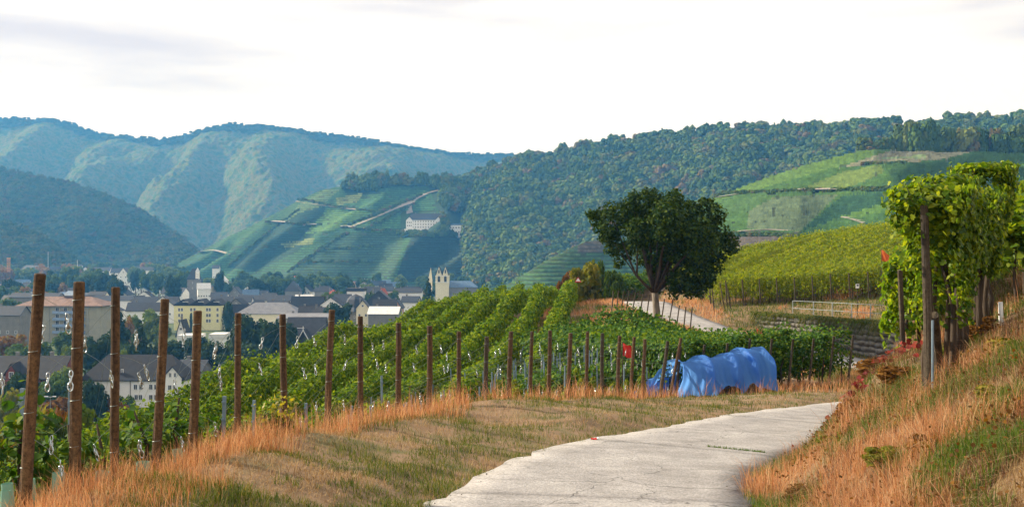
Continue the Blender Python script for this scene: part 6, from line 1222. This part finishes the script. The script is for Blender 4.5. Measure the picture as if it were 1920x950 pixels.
# right bank
right = (S > 0) & (e > -.05 + edge * .5) & (y < 30); cb_ = fbm(x * .75 + 4, y * .75, 41, 3); cc = fbm(x * 1.7, y * 1.7, 44, 3)
tuft = vn(x * 2.4, y * 2.4, 73)
o_ = right & (cb_ + .26 * (tuft - .5) > .575) & (RNG.random(len(x)) < .25 + .6 * tuft); n_ = o_.sum(); blade_obj("dry_grass", x[o_], y[o_], RNG.uniform(.12, .46, n_) * (.3 + 1.3 * tuft[o_]), wd(y[o_], .0035), .75, M['dry'], "orange dry grass covering the right bank", .4)
s_ = right & (RNG.random(len(x)) < .5) & ~o_; n_ = s_.sum(); blade_obj("straw_grass", x[s_], y[s_], RNG.uniform(.06, .26, n_) * (.4 + 1.1 * tuft[s_]), wd(y[s_], .004), 1.1, M['straw'], "matted straw and brown grass on the right bank", .5)
b_ = right & (vn(x * 1.3, y * 1.3, 75) > .45) & (RNG.random(len(x)) < .55); n_ = b_.sum(); blade_obj("brown_grass", x[b_], y[b_], RNG.uniform(.08, .28, n_) * (.4 + tuft[b_]), wd(y[b_], .004), .9, M['brown'], "dark brown withered grass in patches on the right bank", .5)
g_ = right & (cb_ < .56) & (cc > .425) & (RNG.random(len(x)) < .8) | (right & (y < 10.5) & (e < .5) & (RNG.random(len(x)) < .7)); n_ = g_.sum(); blade_obj("green_grass", x[g_], y[g_], RNG.uniform(.08, .30, n_) * (.6 + .6 * cc[g_]), wd(y[g_], .006), .6, M['green'], "green grass tufts on the right bank")
# farther dry slopes round the tree and over the wall
x, y = sample_view(120000, 36, 98, 1000, 1960); D, Zr, S = road_near(x, y); e = D - HW; cl = fbm(x * .4, y * .4, 51, 3)
f_ = (e > .1) & ((y < 82) & (x > 1.5) | (x > 12)) & ~((y < 52) & (x < 13.5) & (S < 0) & (y > 37)); dr_ = f_ & (cl > np.where(x > 14, .66, .48)); g2 = f_ & ~dr_
n_ = dr_.sum(); blade_obj("dry_grass", x[dr_], y[dr_], RNG.uniform(.15, .5, n_), np.full(n_, .03), .5, M['dry'], "dry reddish grass on the slope round the walnut")
n_ = g2.sum(); blade_obj("straw_grass", x[g2], y[g2], RNG.uniform(.1, .4, n_), np.full(n_, .03), .6, M['turf'], "olive brown grass on the terrace and far slope")
NHG = 2200; t_ = RNG.random(NHG); hx = WALL[0].x + 3.9 * t_ + RNG.normal(-.42, .15, NHG); hy2 = WALL[0].y - 13.5 * t_; hz_ = -4.1 + .26 * t_ + .05; V, Fc = blades(np.c_[hx - .15, hy2, hz_], RNG.uniform(.2, .5, NHG), np.full(NHG, .035), 1.2, 1.2); V[4::5, 2] -= RNG.uniform(.2, 1.3, NHG) * (vn(t_ * 30, t_ * 0, 81) > .4); V[4::5, 0] -= .25
tag(link("hanging_grass", np_mesh("hanging_grass", V, Fc, M['turf'])), "brown grass hanging over the stone wall's top", "grass", kind='stuff')
# low plants: creeper, weeds, leaf litter
n = 900; t_ = RNG.random(n); a = np.array([(5.0, 15.4), (5.8, 17.6), (6.8, 19.0), (6.3, 16.0)]); cx_ = np.interp(t_, [0, .4, .8, 1], a[:, 0]) + RNG.normal(0, .22, n); cy_ = np.interp(t_, [0, .4, .8, 1], a[:, 1]) + RNG.normal(0, .22, n)
V, Fc = stamp(PENT_V, PENT_F, np.c_[cx_, cy_, H(cx_, cy_) + RNG.uniform(.03, .28, n)], RNG.normal(0, .5, (n, 3)) + np.array([-.3, -.5, .8]), RNG.uniform(.05, .11, n)); tag(link("red_creeper", np_mesh("red_creeper", V, Fc, M['redleaf'])), "dark red creeper leaves spilling over the bank edge", "creeper", kind='stuff')
n = 1500; x, y = sample_view(n * 3, 6, 24, 1430, 1980); D, Zr, S = road_near(x, y); ok = (S > 0) & (D > HW + .35) & (fbm(x * 1.3, y * 1.3, 61, 3) > .52); x, y = x[ok], y[ok]; n = len(x)
V, Fc = stamp(PENT_V, PENT_F, np.c_[x, y, H(x, y) + RNG.uniform(.02, .30, n)], RNG.normal(0, .6, (n, 3)) + np.array([0, -.3, .9]), RNG.uniform(.015, .04, n)); tag(link("ground_cover", np_mesh("ground_cover", V, Fc, M['bush_r'])), "brown and olive low weeds on the right bank", "weeds", kind='stuff')
for px, d, w_, h_, kd, lb in ((1648, 17.5, .9, .40, 'bush_r', "rusty shrub clump on the bank left of the end post"), (1690, 14.5, .8, .32, 'bush_r', "brown-red low shrub by the foot of the end post"), (1600, 14.2, .7, .30, 'bush_r', "dark red shrub at the bank edge over the lane"), (1560, 12.2, .45, .16, 'bush_y', "small olive tuft bush near the creeper"), (1870, 9.0, .45, .16, 'bush_y', "olive green clump at the right edge of the bank"), (1745, 8.6, .5, .20, 'bush_r', "withered brown clump low on the bank"), (1905, 11.5, .9, .34, 'bush_y', "olive weed clump under the trunks"), (1500, 10.6, .45, .18, 'bush_r', "brown weed clump beside the lane's right edge"), (1780, 13.6, .6, .26, 'bush_y', "yellow-brown bush right of the end post"), (1830, 14.6, .9, .40, 'bush_r', "dark brown brush under the vine trunks"), (1655, 9.4, .5, .22, 'bush_y', "olive tuft in the middle of the bank")):
    x = (px - CX) / F * d; o = tag(empty("low_bush", (x, d, H1(x, d) - .05), random.uniform(0, 6)), lb, "bush"); link("foliage", CROWN[kd][0], o, None, None, (w_, w_ * .8, h_)); link("stem", TRK[0], o, None, None, (.2, .2, h_))
x, y = sample_view(2600, 6, 30, 500, 1700); D, Zr, S = road_near(x, y); ok = (np.abs(D - HW) < .28) & (RNG.random(len(x)) < .8); x, y = x[ok], y[ok]; n = len(x); v_, f_i = ICO1; sz = RNG.uniform(.004, .011, n)
V = (v_[None] * sz[:, None, None] * RNG.uniform(.6, 1.2, (n, 1, 3)) + np.c_[x, y, np.where(D[ok] < HW, Zr[ok], H(x, y)) + .008][:, None, :]).reshape(-1, 3); Fc = (f_i[None] + (np.arange(n) * len(v_))[:, None, None]).reshape(-1, 3); tag(link("gravel", np_mesh("gravel", V, Fc, M['stone'])), "loose pebbles along both edges of the lane", "gravel", kind='stuff')
gp = P(525, 850, 14.2); o = tag(empty("goldenrod", (gp[0], gp[1], H1(gp[0], gp[1]))), "yellow-green weed clump at the foot of the seventh post", "weed"); link("stems", CROWN['bush_g'][0], o, (0, 0, -.05), None, (.42, .42, .32)); n = 130; ps = np.c_[RNG.normal(0, .15, n), RNG.normal(0, .15, n), RNG.uniform(.15, .55, n)]; V, Fc = stamp(QUAD_V, QUAD_F, ps, RNG.normal(0, 1, (n, 3)), RNG.uniform(.03, .07, n)); link("flower_heads", np_mesh("flower_heads", V, Fc, M['yellow']), o, kind="stuff")
# moss in the slab joint
s0 = cuts[5]; n = 420; ff = RNG.uniform(.25, 1.25, n); k_ = int(np.searchsorted(RS, s0)); tv_ = _T[k_]; bx = ROAD[k_, 0] + tv_[1] * ff; by = ROAD[k_, 1] - tv_[0] * ff + RNG.normal(0, .02, n)
V, Fc = blades(np.c_[bx, by, np.full(n, ROAD[k_, 2] - .03)], RNG.uniform(.05, .10, n), np.full(n, .014), .7); tag(link("green_grass", np_mesh("green_grass", V, Fc, M['green'])), "thin green weeds growing in a slab joint of the lane", "grass", kind='stuff')

# ------------------------------------------------------------------ air
hz = MB(); hz.box((0, 2150, (455 - 49) / 2), (6000, 4700, 455 + 49))
m, t, out = new_mat("haze"); pv = N(t, "ShaderNodeVolumePrincipled"); pv.inputs['Color'].default_value = (0.10, 0.42, 1.0, 1); pv.inputs['Absorption Color'].default_value = (1, 1, 1, 1); pv.inputs['Density'].default_value = 0.00021; pv.inputs['Anisotropy'].default_value = 0.1
t.links.new(pv.outputs['Volume'], out.inputs['Volume'])
tag(hz.build("haze", m), "thin blue haze filling the valley", kind='stuff')
